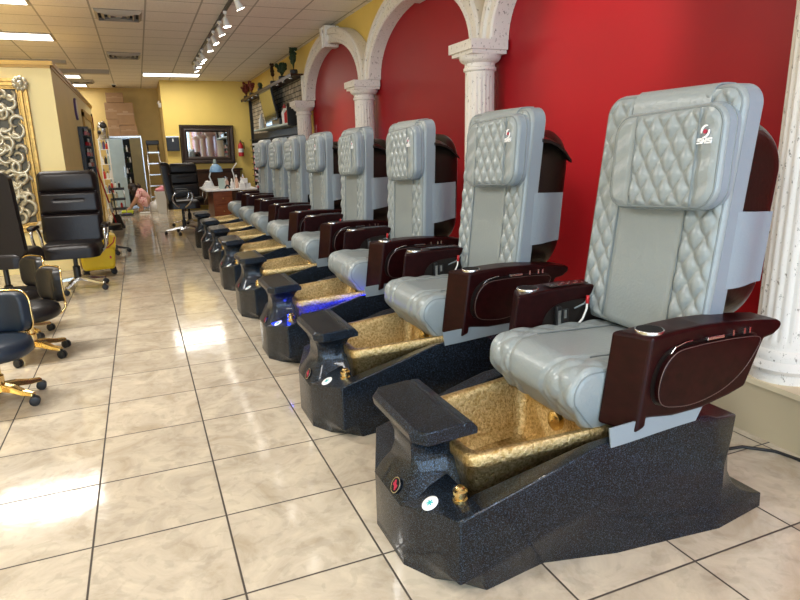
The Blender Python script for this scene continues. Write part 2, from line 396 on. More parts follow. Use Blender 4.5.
# ------------------------------------------------------------------ columns and arches
def fluted(prof, n=96, flutes=20, depth=.010, c=(0, 0)):
    rings = []
    for r, z, fl in prof:
        rings.append([(c[0]+(r-fl*depth*max(0, math.cos(flutes*2*PI*k/n))**.7)*math.cos(2*PI*k/n), c[1]+(r-fl*depth*max(0, math.cos(flutes*2*PI*k/n))**.7)*math.sin(2*PI*k/n), z) for k in range(n)])
    return rings
CX = 2.635
colnames = ['fluted white pitted column at the right edge beside the nearest pedicure chair',
            'fluted white pitted column behind the second nearest pedicure chair',
            'fluted white pitted column between the two middle red arches',
            'farthest fluted white column, next to the polish display wall']
c0 = thing('wall_column', colnames[0], 'column', (CX, COLY[0], .27), 0, 'columns along the red wall'); c0.scale = (1, 1, .969)
m = MB(); m.loft(fluted([(.128, .17, 0), (.128, .19, 0), (.126, .21, 1), (.118, 1.62, 1), (.118, 1.66, 0), (.118, 1.70, 0)], c=(0, 0))); m.build('shaft', MT['plaster'], c0, True, angle=50)
m = MB(); m.lathe([(.142, 0), (.144, .03), (.144, .05), (.155, .05), (.168, .07), (.160, .095), (.147, .105), (.150, .125), (.143, .145), (.130, .155), (.128, .17)], n=40); m.build('column_base', MT['plaster'], c0, True, angle=35)
m = MB(); m.lathe([(.118, 1.70), (.132, 1.71), (.132, 1.73), (.122, 1.74), (.122, 1.765), (.150, 1.78), (.165, 1.80), (.170, 1.825)], n=40)
m.bx(-.165, .144, -.170, .170, 1.825, 1.855); m.bx(-.185, .144, -.19, .19, 1.855, 1.93); m.build('capital', MT['plaster'], c0, True, angle=35)
for i in range(1, 4): dup(c0, (CX, COLY[i], .27), 0, colnames[i])
archn = ['white plaster arch over the red panel behind the two nearest pedicure chairs',
         'white plaster arch over the dark red panel in the middle of the right wall',
         'white plaster arch with keystone touching the ceiling over the farthest red panel']
m = MB()
def ell(a, rise, n=36): return [(a*math.cos(PI*k/n), rise*math.sin(PI*k/n)) for k in range(n+1)]
# stepped moulding: section (radial offset, projection)
secs = [(0, 0), (0, .15), (.012, .165), (.035, .165), (.045, .15), (.095, .15), (.105, .175), (.155, .175), (.17, .15), (.17, 0)]
rings = []
for k in range(37):
    t = PI*k/36; ring = []
    for off, pr in secs:
        ring.append((-pr, (1.225+off)*math.cos(t), (.64+off*1.15)*math.sin(t)))
    rings.append(ring)
a0 = thing('plaster_arch', archn[0], 'arch', (WX-.005, 0, SPR+.003), 0, 'arches along the red wall')
m.loft(rings); m.build('arch_band', MT['plaster'], a0, True, angle=30)
m = MB()
ks = [(-.075, .60), (.075, .60), (.12, .875), (-.12, .875)]
m.prism(ks, lambda a, b: (0, a, b), lambda a, b: (-.21, a, b)); m.prism([(-.035, .59), (.035, .59), (.05, .86), (-.05, .86)], lambda a, b: (-.20, a, b), lambda a, b: (-.235, a, b))
m.build('keystone', MT['plaster'], a0, bevel=.008)
a0.location.y = COLY[0]+1.4
for i in (1, 2): dup(a0, (WX-.005, (COLY[i]+COLY[i+1])/2, SPR+.003), 0, archn[i]).scale = (1, 1.0 if i == 1 else 1.07, 1)

# ------------------------------------------------------------------ pedicure chair
def sdf(x, y, hw, hh, r):
    qx, qy = abs(x)-(hw-r), abs(y)-(hh-r)
    return math.hypot(max(qx, 0), max(qy, 0))+min(max(qx, qy), 0)-r
def quilt(x, y, w=.07, h=.098):
    a = x/w+y/h; b = x/w-y/h
    return (abs(math.sin(PI*a))*abs(math.sin(PI*b)))**.52
def slab(mb, W, Hh, T, r, hf, e, frame, nx=90, ny=120):
    hw, hh = W/2, Hh/2
    def sm(t): return math.sin(t*PI/2)*.35+t*.65
    front = []; back = []
    for j in range(ny+1):
        y = hh*sm(-1+2*j/ny)
        dy = abs(y)-(hh-r)
        w = hw if dy <= 0 else hw-r+math.sqrt(max(0, r*r-dy*dy))
        fr = []; bk = []
        for i in range(nx+1):
            x = w*sm(-1+2*i/nx)
            d = max(0, -sdf(x, y, hw, hh, r)); q = min(d, e)
            c = T-e+math.sqrt(max(0, e*e-(e-q)**2))
            c += hf(x, y)*min(1, max(0, d-.012)/.02)
            fr.append(frame(x, y, c)); bk.append(frame(x, y, 0))
        front.append(fr); back.append(bk)
    vs = [p for r_ in front for p in r_]; n0 = len(vs); n = nx+1; fs = []
    for j in range(ny):
        for i in range(nx): fs.append((j*n+i, j*n+i+1, (j+1)*n+i+1, (j+1)*n+i))
    per = [(0, i) for i in range(n)]+[(j, nx) for j in range(1, ny+1)]+[(ny, i) for i in range(nx-1, -1, -1)]+[(j, 0) for j in range(ny-1, 0, -1)]
    bv = [back[j][i] for j, i in per]; vs += bv; K = len(per)
    for k in range(K):
        a = per[k]; b = per[(k+1) % K]
        fs.append((b[0]*n+b[1], a[0]*n+a[1], n0+k, n0+(k+1) % K))
    fs.append(tuple(n0+k for k in range(K)))
    mb.add(vs, fs)
def border(W, Hh, r, inset, c, frame, n=8):
    hw, hh, r = W/2-inset, Hh/2-inset, max(.005, r-inset); pts = []
    for cx, cy, a0_ in ((hw-r, hh-r, 0), (-hw+r, hh-r, PI/2), (-hw+r, -hh+r, PI), (hw-r, -hh+r, 3*PI/2)):
        for k in range(n+1):
            a = a0_+PI/2*k/n; pts.append((cx+r*math.cos(a), cy+r*math.sin(a)))
    out = []
    for k in range(len(pts)):
        p, q = pts[k], pts[(k+1) % len(pts)]; out.append(frame(p[0], p[1], c))
        L_ = math.hypot(q[0]-p[0], q[1]-p[1])
        if L_ > .1:
            for t in (.25, .5, .75): out.append(frame(lerp(p[0], q[0], t), lerp(p[1], q[1], t), c))
    return out

VC = 0.0
def smooth_loop(pts, k=5):
    n = len(pts); out = []
    for i in range(n):
        p0, p1, p2, p3 = (Vector(pts[(i+d) % n]) for d in (-1, 0, 1, 2))
        for j in range(k):
            t = j/k; out.append(tuple(.5*((2*p1)+(-p0+p2)*t+(2*p0-5*p1+4*p2-p3)*t*t+(-p0+3*p1-3*p2+p3)*t**3)))
    return out
def base_tables():
    fl = [(0, .124), (.13, .346), (.42, .309), (.67, .369), (.90, .392), (1.09, .412)]
    md = [(0, .124), (.09, .352), (.42, .372), (.67, .388), (.90, .400), (1.09, .405)]
    mz = [(0, .10), (.09, .055), (.42, .17), (.67, .24), (.9, .28), (1.09, .25)]
    tp = [(0, .124), (.09, .350), (.42, .362), (.67, .366), (.90, .366), (1.09, .36)]
    tz = [(0, .222), (.09, .268), (.57, .412), (.75, .428), (.95, .430), (1.06, .415), (1.09, .400)]
    return fl, md, mz, tp, tz
def build_pedicure(label):
    root = thing('pedicure_chair', label, 'pedicure chair', (.655, 0, 0), 0, 'pedicure chairs in a row along the red wall')
    fl, md, mz, tp, tz = base_tables()
    us = [0, .03, .06, .09, .155, .165, .25, .34, .42, .50, .58, .67, .745, .755, .82, .90, .98, 1.05, 1.09]
    hole = lambda u: .16 <= u <= .75
    def hw_in(u): return interp([(.16, .232), (.6, .292), (.75, .296)], u)
    m = MB(); secs = []
    for u in us:
        a, b, bz, t, z = (interp(T_, u) for T_ in (fl, md, mz, tp, tz))
        uf = u+(.0 if u < .09 else .04*max(0, 1-(u-.09)/.3)) if u >= .06 else u
        side = [(u, t, z), (u, b, bz)]+[(lerp(u, uf, k/7), lerp(b, a, k/7), bz*(1-k/7)) for k in range(1, 8)]
        secs.append((u, side, z))
    secs.append((1.165, [(1.228, .325, .372), (1.192, .345, .312), (1.168, .354, .245), (1.165, .362, .185), (1.188, .369, .135), (1.232, .374, .096), (1.288, .377, .070), (1.340, .376, .056), (1.346, .374, 0)], .372))
    n = 9
    for sgn in (-1, 1):
        g = [[(p[0], sgn*p[1], p[2]) for p in s_[1]] for s_ in secs]
        vs = [p for r_ in g for p in r_]
        fs = [(i*n+j, i*n+j+1, (i+1)*n+j+1, (i+1)*n+j) for i in range(len(g)-1) for j in range(n-1)]
        m.add(vs, fs)
    # front face, rear face
    for s_ in (secs[0], secs[-1]):
        vs = [(p[0], sg*p[1], p[2]) for p in s_[1] for sg in (-1, 1)]
        m.add(vs, [(2*j, 2*j+1, 2*j+3, 2*j+2) for j in range(n-1)])
    # deck
    for (u0, s0, z0), (u1, s1, z1) in zip(secs, secs[1:]):
        P0, P1 = s0[0], s1[0]
        if hole(u0) and hole(u1):
            a, b = hw_in(u0), hw_in(u1); q0 = z0-.034; q1 = z1-.034
            for sg in (-1, 1):
                m.add([(P0[0], sg*P0[1], z0), (P1[0], sg*P1[1], z1), (P1[0], sg*(b+.02), q1+.02), (P0[0], sg*(a+.02), q0+.02)], [(0, 1, 2, 3)])
                m.add([(P1[0], sg*(b+.02), q1+.02), (P0[0], sg*(a+.02), q0+.02), (P0[0], sg*a, .15), (P1[0], sg*b, .15)], [(0, 1, 2, 3)])
            m.add([(P0[0], -a, .15), (P1[0], -b, .15), (P1[0], b, .15), (P0[0], a, .15)], [(0, 1, 2, 3)])
        else:
            m.add([(P0[0], -P0[1], z0), (P1[0], -P1[1], P1[2]), (P1[0], P1[1], P1[2]), (P0[0], P0[1], z0)], [(0, 1, 2, 3)])
    import bmesh
    o = m.build('tub_base', MT['sparkle'], root)
    bm = bmesh.new(); bm.from_mesh(o.data); bmesh.ops.remove_doubles(bm, verts=bm.verts, dist=.0005); bmesh.ops.recalc_face_normals(bm, faces=bm.faces); bm.to_mesh(o.data); bm.free()
    o.data.polygons.foreach_set('use_smooth', [True]*len(o.data.polygons)); o.data.set_sharp_from_angle(angle=math.radians(27))
    bv = o.modifiers.new('bevel', 'BEVEL'); bv.width = .005; bv.segments = 2; bv.limit_method = 'ANGLE'; bv.angle_limit = math.radians(35)
    # basin
    def ring(ins, z0, z1, r=.05):
        u0, u1 = .188+ins, .745-ins; w0, w1 = .229-ins, .287-ins; z0 -= .020; z1 -= .024
        cs = [(u0, -w0), (u1, -w1), (u1, w1), (u0, w0)]; pts = []
        for k in range(4):
            c_ = Vector(cs[k]); a = (Vector(cs[k-1])-c_).normalized(); b = (Vector(cs[(k+1) % 4])-c_).normalized()
            p0, p1 = c_+a*r, c_+b*r
            for t in range(7):
                t /= 6; q = p0.lerp(c_, t).lerp(c_.lerp(p1, t), t); pts.append((q.x, q.y, lerp(z0, z1, (q.x-.165)/.58)))
        return pts
    m = MB()
    m.loft([ring(.022, .18, .2), ring(.014, .352, .385), ring(.002, .366, .399), ring(0, .378, .411), ring(0, .405, .438), ring(.006, .412, .446), ring(.024, .412, .446), ring(.032, .406, .44),
            ring(.040, .385, .41), ring(.060, .24, .24), ring(.085, .205, .205), ring(.15, .20, .20)])
    m.build('basin', MT['gold'], root, True, angle=50)
    m = MB(); m.lathe([(.024, 0), (.036, .012), (.036, .030), (.022, .040)], n=20, T=Matrix.Translation((.674, -.04, .345)) @ Matrix.Rotation(-PI/2, 4, 'Y')); m.lathe([(.012, .03), (.012, .04), (.004, .045)], n=12, T=Matrix.Translation((.674, -.04, .345)) @ Matrix.Rotation(-PI/2, 4, 'Y'))
    m.build('jet_knob', MT['brass'], root, True, angle=40)
    # foot rest
    m = MB()
    for (sa, sb) in [(-1, 1)]:
        prof = [(0, .482), (.018, .494), (.160, .502), (.166, .496), (.172, .503), (.200, .499), (.218, .478), (.216, .458), (.05, .448), (.006, .452)]
        vs_ = []
        for v, c_ in ((-.206, .040), (-.160, 0), (.165, 0), (.212, .040)):
            vs_.append([(.014+max(p[0], c_), v, p[1]) for p in prof])
        m.loft(vs_)
    m.build('foot_rest', MT['sparkle'], root, bevel=.004)
    m = MB(); rg = []
    for z, ua, ub, hv in ((.215, -.004, .250, .160), (.26, .022, .228, .138), (.30, .046, .210, .112), (.345, .058, .196, .096), (.385, .058, .196, .094), (.42, .046, .208, .110), (.456, .026, .226, .160)):
        rg.append([(ua, -hv*.75, z), (ua+.03, -hv, z), (ub, -hv, z), (ub, hv, z), (ua+.03, hv, z), (ua, hv*.75, z)])
    m.loft(rg); m.build('pedestal', MT['sparkle'], root, True, angle=40)
    # badge on the sloping front, round sticker, gold valve
    m = MB(); T_ = Matrix.Translation((.012, -.055, .250)) @ Matrix.Rotation(-1.05, 4, 'Y')
    m.lathe([(.026, 0), (.026, .004), (.022, .006)], n=24, T=T_); b_ = m.build('round_badge', MT['cup'], root, True, angle=40)
    m = MB(); m.loft([[tuple(T_ @ Vector(((.024)*math.cos(a), (.024)*math.sin(a), .005))), tuple(T_ @ Vector((.027*math.cos(a), .027*math.sin(a), .005))), tuple(T_ @ Vector((.027*math.cos(a), .027*math.sin(a), .007))), tuple(T_ @ Vector((.024*math.cos(a), .024*math.sin(a), .007)))] for a in [2*PI*k/24 for k in range(24)]], loop=True); m.build('badge_ring', MT['silver'], b_)
    m = MB(); m.box((0, 0, .0075), (.034, .010, .001), T=T_ @ Matrix.Rotation(.6, 4, 'Z')); m.box((0, 0, .0077), (.010, .028, .001), T=T_); m.build('badge_mark', MT['redprint'], b_)
    zz = lambda u: interp(tz, u)
    sl = math.atan2(zz(.09)-zz(.0), .09)
    T_ = Matrix.Translation((.062, -.205, zz(.062)+.002)) @ Matrix.Rotation(-sl, 4, 'Y')
    m = MB(); m.lathe([(.028, 0), (.028, .002), (.0265, .003)], n=32, T=T_); s_ = m.build('sticker', MT['whiteprint'], root, True, angle=40)
    m = MB()
    for k in range(3): m.box((0, 0, .0036), (.024, .0045, .0006), T=T_ @ Matrix.Rotation(k*PI/3+.3, 4, 'Z'))
    m.lathe([(.006, .0036), (.006, .0045)], n=12, T=T_)
    m.build('sticker_mark', MT['teal'], s_)
    m = MB(); m.lathe([(.024, 0), (.024, .010), (.018, .013), (.018, .022), (.023, .026), (.023, .036), (.015, .040), (.015, .046), (.010, .050)], c=(.137, -.262, zz(.137)-.004), n=24)
    m.build('water_valve', MT['brass'], root, True, angle=35)
    # seat: closed profile swept across
    prof = []
    def arc(cx, cz, r, a0_, a1, n_): return [(cx+r*math.cos(lerp(a0_, a1, k/n_)), cz+r*math.sin(lerp(a0_, a1, k/n_))) for k in range(n_+1)]
    top = [(lerp(1.10, .65, k/24), lerp(.600, .618, k/24)) for k in range(24)]
    prof = top+arc(.630, .533, .085, PI/2, PI*1.12, 14)+[(lerp(.551, .622, k/8), lerp(.502, .410, k/8)) for k in range(1, 8)]+arc(.660, .430, .04, PI*1.15, PI*1.5, 5)+[(.80, .41), (.95, .45), (1.12, .48)]
    NP = len(prof)
    L_ = [0]
    for k in range(1, NP): L_.append(L_[-1]+math.dist(prof[k], prof[k-1]))
    nrm = []
    for k in range(NP):
        a, b = prof[k-1] if k else prof[0], prof[min(k+1, NP-1)]; t = Vector((b[0]-a[0], b[1]-a[1])).normalized(); nrm.append((t.y, -t.x))
    # outward normal sign: top should be +z
    sgn = 1 if nrm[5][1] > 0 else -1
    # resample finely along the profile
    def at(l):
        for k in range(1, NP):
            if l <= L_[k] or k == NP-1:
                t = (l-L_[k-1])/max(1e-9, L_[k]-L_[k-1]); t = min(1, t)
                return (lerp(prof[k-1][0], prof[k][0], t), lerp(prof[k-1][1], prof[k][1], t)), (sgn*lerp(nrm[k-1][0], nrm[k][0], t), sgn*lerp(nrm[k-1][1], nrm[k][1], t))
    m = MB(); SW = .266; nv = 84; nl = 130; Lq = L_[-4]
    rings = []
    for j in range(nl+1):
        l = L_[-1]*j/nl; p, nn = at(l); r_ = []
        for i in range(nv+1):
            v = SW*(math.sin((-1+2*i/nv)*PI/2)*.3+(-1+2*i/nv)*.7); d = SW-abs(v); e = .028
            drop = e-math.sqrt(max(0, e*e-(e-min(d, e))**2))
            q = 0; av = abs(v); lim = .155+.05*max(0, min(1, (l-.40)/.2))*-1
            if av > lim and l < Lq: q = .0085*quilt(v-.155, l, .09, .12)*min(1, (av-lim)/.012)*min(1, d/.02)
            elif l < Lq: q = .007*min(1, (lim-av)/.02)
            h = q-drop
            r_.append((p[0]+nn[0]*h, v, p[1]+nn[1]*h))
        rings.append(r_)
    m.loft(rings, cap=False, closed=False)
    nn_ = nv+1
    m.f.append(tuple((j*nn_) for j in range(nl+1))); m.m.append(0)
    m.f.append(tuple((j*nn_+nv) for j in range(nl, -1, -1))); m.m.append(0)
    m.f.append(tuple([j for j in range(nn_)]+[nl*nn_+j for j in range(nn_-1, -1, -1)])); m.m.append(0)
    so = m.build('seat_cushion', MT['leather'], root, True, angle=70)
    m = MB()
    for sg in (-1, 1):
        for vv, l0, l1, hh_ in ((.155, .0, .40, .004), (SW-.006, .02, Lq, -.010)):
            pts = []
            for k in range(61):
                l = lerp(l0, l1, k/60); p, nn = at(l); vk = vv-(.05*max(0, min(1, (l-.40)/.2)) if vv < .2 else 0)
                pts.append((p[0]+nn[0]*hh_, sg*vk, p[1]+nn[1]*hh_))
            m.tube(pts, .0028, 6); m.build('piping', MT['stitch'], so, True); m = MB()
    # under seat carriage and skirt
    m = MB(); m.bx(.93, 1.10, -.20, .20, .40, .50); m.bx(.98, 1.09, -.30, -.18, .41, .50); m.bx(.98, 1.09, .18, .30, .41, .50); m.build('seat_mount', MT['arm'], root, bevel=.01)
    m = MB()
    for sg in (-1,):
        pts0 = [(.685, .437), (.99, .478)]; pts1 = [(.685, .372), (.99, .424)]
        g = []
        for k in range(13):
            t = k/12; off = .004*math.sin(t*7)
            g.append([(lerp(.60, 1.0, t), sg*(.378+off*.3), lerp(.470, .49, t)), (lerp(.60, 1.0, t), sg*(.373+off*.3), lerp(.470, .49, t)), (lerp(.612, .965, t), sg*(.372+off*.3), lerp(.402, .424, t)), (lerp(.612, .965, t), sg*(.377+off*.3), lerp(.402, .424, t))])
        m.loft(g)
    m.build('skirt_flap', MT['leather_side'], root, True, angle=40)
    # arms
    AO, AI = .387, .268
    outer = [(.741, .747), (.85, .757), (.95, .760), (1.08, .755), (1.20, .745), (1.30, .733), (1.322, .722), (1.318, .700), (1.286, .680), (1.240, .672), (1.205, .590), (1.172, .512), (1.10, .492), (.976, .469), (.85, .466), (.742, .480), (.738, .448), (.700, .434)]
    for sg in (-1, 1):
        m = MB()
        def fo(a, b): return (a, sg*AO, b)
        def fi(a, b):
            sh = -.058 if a < .745 else 0
            if .745 <= a < .8: sh = 0
            return (a+sh, sg*AI, b)
        if sg > 0: m.prism(outer, fo, fi)
        else: m.prism(outer, fi, fo)
        arm = m.build('armrest', MT['arm'], root, bevel=.012, seg=3)
        cu, cv = .775, sg*.335
        m = MB(); m.lathe([(.043, .745), (.046, .757), (.043, .760), (.040, .758)], c=(cu, cv, 0), n=32, cap=False); m.build('cup_ring', MT['silver'], arm, True)
        m = MB(); m.lathe([(.0405, .760), (.039, .7535), (.030, .7525), (.001, .7522)], c=(cu, cv, 0), n=32); m.build('cup_well', MT['cup'], arm, True, angle=30)
        leaf = [(.775, .530), (.757, .580), (.775, .650), (.822, .694), (.90, .704), (.99, .706), (1.10, .704), (1.187, .692), (1.172, .645), (1.115, .580), (1.03, .532), (.92, .508), (.83, .512)]
        leaf = smooth_loop(leaf); cxl, czl = .96, .62
        def sc2(k, pts): return [(cxl+(a-cxl)*k, czl+(b-czl)*k) for a, b in pts]
        if sg < 0:
            m = MB(); m.prism(sc2(1.05, [(a-.004, b+.004) for a, b in leaf]), lambda a, b: (a, -AO+.004, b), lambda a, b: (a, -AO-.003, b)); m.build('tray_recess_shade', MT['armdark'], arm)  # flush dark panel painted in place of the shaded cavity around the tray
            m = MB(); m.prism(leaf, lambda a, b: (a, -AO-.002, b), lambda a, b: (a, -AO-.024, b)); tr = m.build('folding_tray', MT['arm'], arm, bevel=.006)
            m = MB(); m.tube([(a, -AO-.022, b) for a, b in sc2(1.0, leaf)], .0013, 6, True); m.build('tray_edge', MT['trayedge'], tr, True)
            m = MB(); m.bx(.955, 1.03, -AO-.016, -AO-.002, .711, .722); m.build('tray_latch', MT['silver'], arm, bevel=.002)
            for hu in (1.07, 1.12, 1.145):
                m = MB(); m.bx(hu, hu+.008, -AO-.012, -AO, .71, .73); m.build('tray_pin', MT['silver'], arm)
            m = MB()
            m.tube([(.79, -AO-.006, .64), (.80, -AO-.006, .675), (.83, -AO-.006, .705), (.87, -AO-.006, .716), (.90, -AO-.006, .718)], .0025, 6); m.build('tray_hinge', MT['silver'], arm, bevel=.002)
        else:
            hl = [(.80, .50), (.80, .60), (.83, .665), (.90, .695), (1.05, .70), (1.17, .68), (1.15, .58), (1.10, .51), (.95, .49)]
            hl = smooth_loop(hl); m = MB(); m.prism(hl, lambda a, b: (a, AI-.003, b), lambda a, b: (a, AI+.006, b)); m.build('pocket_shade', MT['armdark'], arm)  # dark panel stands in for the shaded opening inside the arm
            m = MB(); m.bx(.86, .885, AI-.022, AI-.003, .585, .685); m.bx(.892, .925, AI-.016, AI-.003, .60, .67); m.bx(.85, .93, AI-.026, AI-.003, .575, .59); m.build('remote_control', MT['blackp'], arm, bevel=.004)
            m = MB(); m.bx(.865, .88, AI-.024, AI-.0215, .60, .67); m.box((.905, AI-.018, .65), (.012, .003, .035)); m.build('remote_buttons', MT['silver'], arm)
            m = MB(); m.tube([(1.02, AI-.012, .70), (1.012, AI-.02, .66), (.99, AI-.024, .62), (.96, AI-.02, .59)], .0045, 8); m.build('white_cord', MT['white'], arm, True)
            m = MB(); m.tube([(1.022, AI-.012, .715), (1.021, AI-.012, .70), (1.017, AI-.016, .68)], .0075, 8); m.build('red_plug', MT['redp'], arm, True)
            m = MB(); m.bx(.85, 1.04, AI+.012, AI+.072, .762, .7655); st = m.build('control_strip', MT['armdark'], arm)
            m = MB()
            for k in range(9): m.box((.862+k*.02, AI+.028+(k % 2)*.012, .766), (.009, .012, .001))
            for k in range(5): m.box((.87+k*.036, AI+.056, .766), (.016, .006, .001))
            m.build('strip_symbols', MT['silver'], st)
    # cable between the back and the far arm
    m = MB(); m.tube([(1.08, .262, .80), (1.05, .262, .72), (1.01, .262, .68), (.96, .262, .665)], .004, 8); m.build('cable', MT['stitch'], root, True)
    # back
    BC = .028; BW = .635; BH = .90; zc = .70+BH/2-.085
    LN = .095; th = math.atan2(LN, .78)
    def bframe(off, xo=0, zc_=zc, yc=BC):
        def fr(a, b, c):
            # a lateral(+y), b up, c toward the viewer (-x)
            return (1.070+LN*(zc_-.70)/.78+b*math.sin(th)-(c+xo)*math.cos(th), yc+off+a, zc_+b*math.cos(th)+(c+xo)*math.sin(th)*.0)
        return fr
    fr = bframe(0, -.075)
    def hfb(x, y):
        ax = abs(x); lim = .165
        if ax > lim: return .0165*quilt(x-.165, y, .078, .108)*min(1, max(.0, (ax-lim)/.010) if ax > lim else 1)
        return .006*min(1, (lim-ax)/.02)
    m = MB(); slab(m, BW, BH, .088, .075, hfb, .022, fr, 110, 150); bo = m.build('back_cushion', MT['leather'], root, True, angle=75)
    m = MB(); m.tube(border(BW, BH, .075, .012, .088-.005, fr), .0042, 6, True)
    for sg in (-1, 1): m.tube([fr(sg*.165, lerp(-BH/2+.03, BH/2-.05, k/20), .0935) for k in range(21)], .0026, 6)
    m.build('piping', MT['stitch'], bo, True)
    # side band (leather gusset, the blue of the daylight put into its colour)
    m = MB(); rg = []
    b0 = border(BW, BH, .075, -.0015, .004, fr); b1 = border(BW, BH, .075, -.0015, .064, fr)
    b2 = border(BW, BH, .075, .004, .064, fr); b3 = border(BW, BH, .075, .004, .004, fr)
    m.loft([b0, b1, b2, b3], loop=True, cap=False); m.build('gusset', MT['leather_side'], bo, True, angle=60)
    # strap over the top
    m = MB(); g = []
    path = [(.28, .100), (.34, .100), (.40, .101), (.425, .100), (.444, .091), (.4575, .072), (.460, .04), (.459, .0)]
    for b, c in path:
        g.append([fr(a, b, c) for a in [lerp(-.20, .155, k/10) for k in range(11)]])
    inner = [[fr(a, b-(.005 if c < .09 else 0), c-.006) for a in [lerp(-.20, .155, k/10) for k in range(11)]] for b, c in path]
    rgs = [g[i]+inner[i][::-1] for i in range(len(path))]
    m.loft(rgs); m.build('top_strap', MT['leather'], bo, True, angle=50)
    # head pillow
    PW, PH = .495, .350; pz = 1.270
    pf = bframe(-.076, -.075+.084, pz)
    def prow(a, b, c):
        t = math.radians(-3.0); return pf(a*math.cos(t)-b*math.sin(t), a*math.sin(t)+b*math.cos(t), c)
    def hfp(x, y):
        ax = abs(x+.015); lim = .145
        if ax < lim: return .0155*quilt(x, y, .074, .108)*min(1, (lim-ax)/.012)
        return .008*min(1, (ax-lim)/.02)+.0025*math.sin(y*70+x*40)*math.sin(x*25)
    m = MB(); slab(m, PW, PH, .075, .078, hfp, .022, prow, 110, 80); po = m.build('head_pillow', MT['leather'], root, True, angle=75)
    m = MB(); m.tube(border(PW, PH, .078, .010, .070, prow), .004, 6, True); m.tube(border(PW, PH, .078, -.001, .02, prow), .003, 6, True)
    for x in (-.155, .125): m.tube([prow(x, lerp(-PH/2+.012, PH/2-.012, k/16), .0825) for k in range(17)], .0022, 6)
    m.build('piping', MT['stitch'], po, True)
    m = MB(); b0 = border(PW, PH, .078, -.0015, .004, prow); b1 = border(PW, PH, .078, -.0015, .052, prow); b2 = border(PW, PH, .078, .004, .052, prow); b3 = border(PW, PH, .078, .004, .004, prow)
    m.loft([b0, b1, b2, b3], loop=True, cap=False); m.build('gusset', MT['leather_side'], po, True, angle=60)
    # emblem: two arcs, a dot and three letters; lateral a is +y = left in view, so mirror
    ec = (-.188, .082); k_ = .8
    def ep(x, y, c=.0865): return prow(ec[0]-x*k_, ec[1]+y*k_, c)
    m = MB()
    for rot in (0, PI):
        g = []
        for k in range(15):
            t = k/14; a = lerp(1.15, 3.45, t)+rot; R_ = .0215; wd = .0038*math.sin(PI*(.12+.88*t)*.95)+.0008
            ex = .004 if False else 0
            cxx, cyy = R_*math.cos(a)*.85, R_*math.sin(a)*1.0
            # open the ends outwards
            k2 = 1+.35*max(0, .45-t)
            dx, dy = cxx*k2, cyy*k2
            ln = math.hypot(dx, dy); ux, uy = dx/ln, dy/ln
            g.append([ep(dx-ux*wd, dy-uy*wd, .0850), ep(dx+ux*wd, dy+uy*wd, .0850), ep(dx+ux*wd, dy+uy*wd, .0885), ep(dx-ux*wd, dy-uy*wd, .0885)])
        m.loft(g)
    # letters S N S as wide strokes
    def stroke(pts, cx, wdt=.0030):
        for (x0, y0), (x1, y1) in zip(pts, pts[1:]):
            dx, dy = x1-x0, y1-y0; l = math.hypot(dx, dy); ux, uy = dx/l, dy/l; px_, py_ = -uy*wdt, ux*wdt
            q = [(x0-ux*wdt*.8+px_, y0-uy*wdt*.8+py_), (x1+ux*wdt*.8+px_, y1+uy*wdt*.8+py_), (x1+ux*wdt*.8-px_, y1+uy*wdt*.8-py_), (x0-ux*wdt*.8-px_, y0-uy*wdt*.8-py_)]
            m.add([ep(cx+a, b-.037, .0845) for a, b in q]+[ep(cx+a, b-.037, .088) for a, b in q], [(0, 1, 2, 3), (4, 5, 6, 7), (0, 1, 5, 4), (1, 2, 6, 5), (2, 3, 7, 6), (3, 0, 4, 7)])
    S_ = [(.009, .008), (-.007, .008), (-.009, .001), (.008, -.001), (.007, -.009), (-.010, -.009)]
    N_ = [(-.009, -.009), (-.008, .008), (.006, -.009), (.009, .008)]
    stroke(S_, -.023); stroke(N_, 0); stroke(S_, .024)
    m.build('logo', MT['whiteprint'], po)
    m = MB(); n_ = 20
    m.add([ep(.0085*math.cos(2*PI*k/n_), .0085*math.sin(2*PI*k/n_), .0850) for k in range(n_)]+[ep(.0085*math.cos(2*PI*k/n_), .0085*math.sin(2*PI*k/n_), .0890) for k in range(n_)], [tuple(range(n_)), tuple(range(n_, 2*n_))]+[(k, (k+1) % n_, n_+(k+1) % n_, n_+k) for k in range(n_)])
    m.build('logo_dot', MT['redprint'], po)
    # shell behind
    fs_ = bframe(0, -.29, 1.035)
    def fsh(a, b, c): 
        p = fs_(a, b, c); return p
    m = MB(); slab(m, .62, .76, .21, .20, lambda x, y: 0, .10, lambda a, b, c: fs_(a, b, .21-c+.0), 40, 50); sh = m.build('back_shell', MT['shell'], root, True, angle=70)
    m = MB(); m.bx(1.11, 1.22, -.18+BC, .18+BC, .47, .80); m.build('back_post', MT['shell'], root, bevel=.03, seg=3)
    m = MB()
    for sg in (-1, 1):
        g = []
        for k in range(11):
            t = k/10; x_ = lerp(-.01, .18, t); v_ = BC+sg*(.312+.010*math.sin(t*5))
            g.append([(1.15+x_, v_, .835+.01*t), (1.15+x_, v_+sg*.005, .835+.01*t), (1.175+x_, v_+sg*.005, 1.10-.012*t), (1.175+x_, v_, 1.10-.012*t)])
        m.loft(g); m.build('side_flap', MT['leather_side'], root, True, angle=40); m = MB()
    return root
def add_hood(root):
    m = MB(); rings = []
    for u, z in ((1.215, 1.408), (1.25, 1.405), (1.30, 1.385), (1.35, 1.345), (1.385, 1.300)):
        rings.append([(u, .035+v, z-.06*abs(v/.36)**3) for v in [lerp(-.34, .34, k/16) for k in range(17)]]+[(u, .035+v, z-.016-.06*abs(v/.36)**3) for v in [lerp(.34, -.34, k/16) for k in range(17)]])
    m.loft(rings); return m.build('hood', MT['shell'], root, True, angle=50)

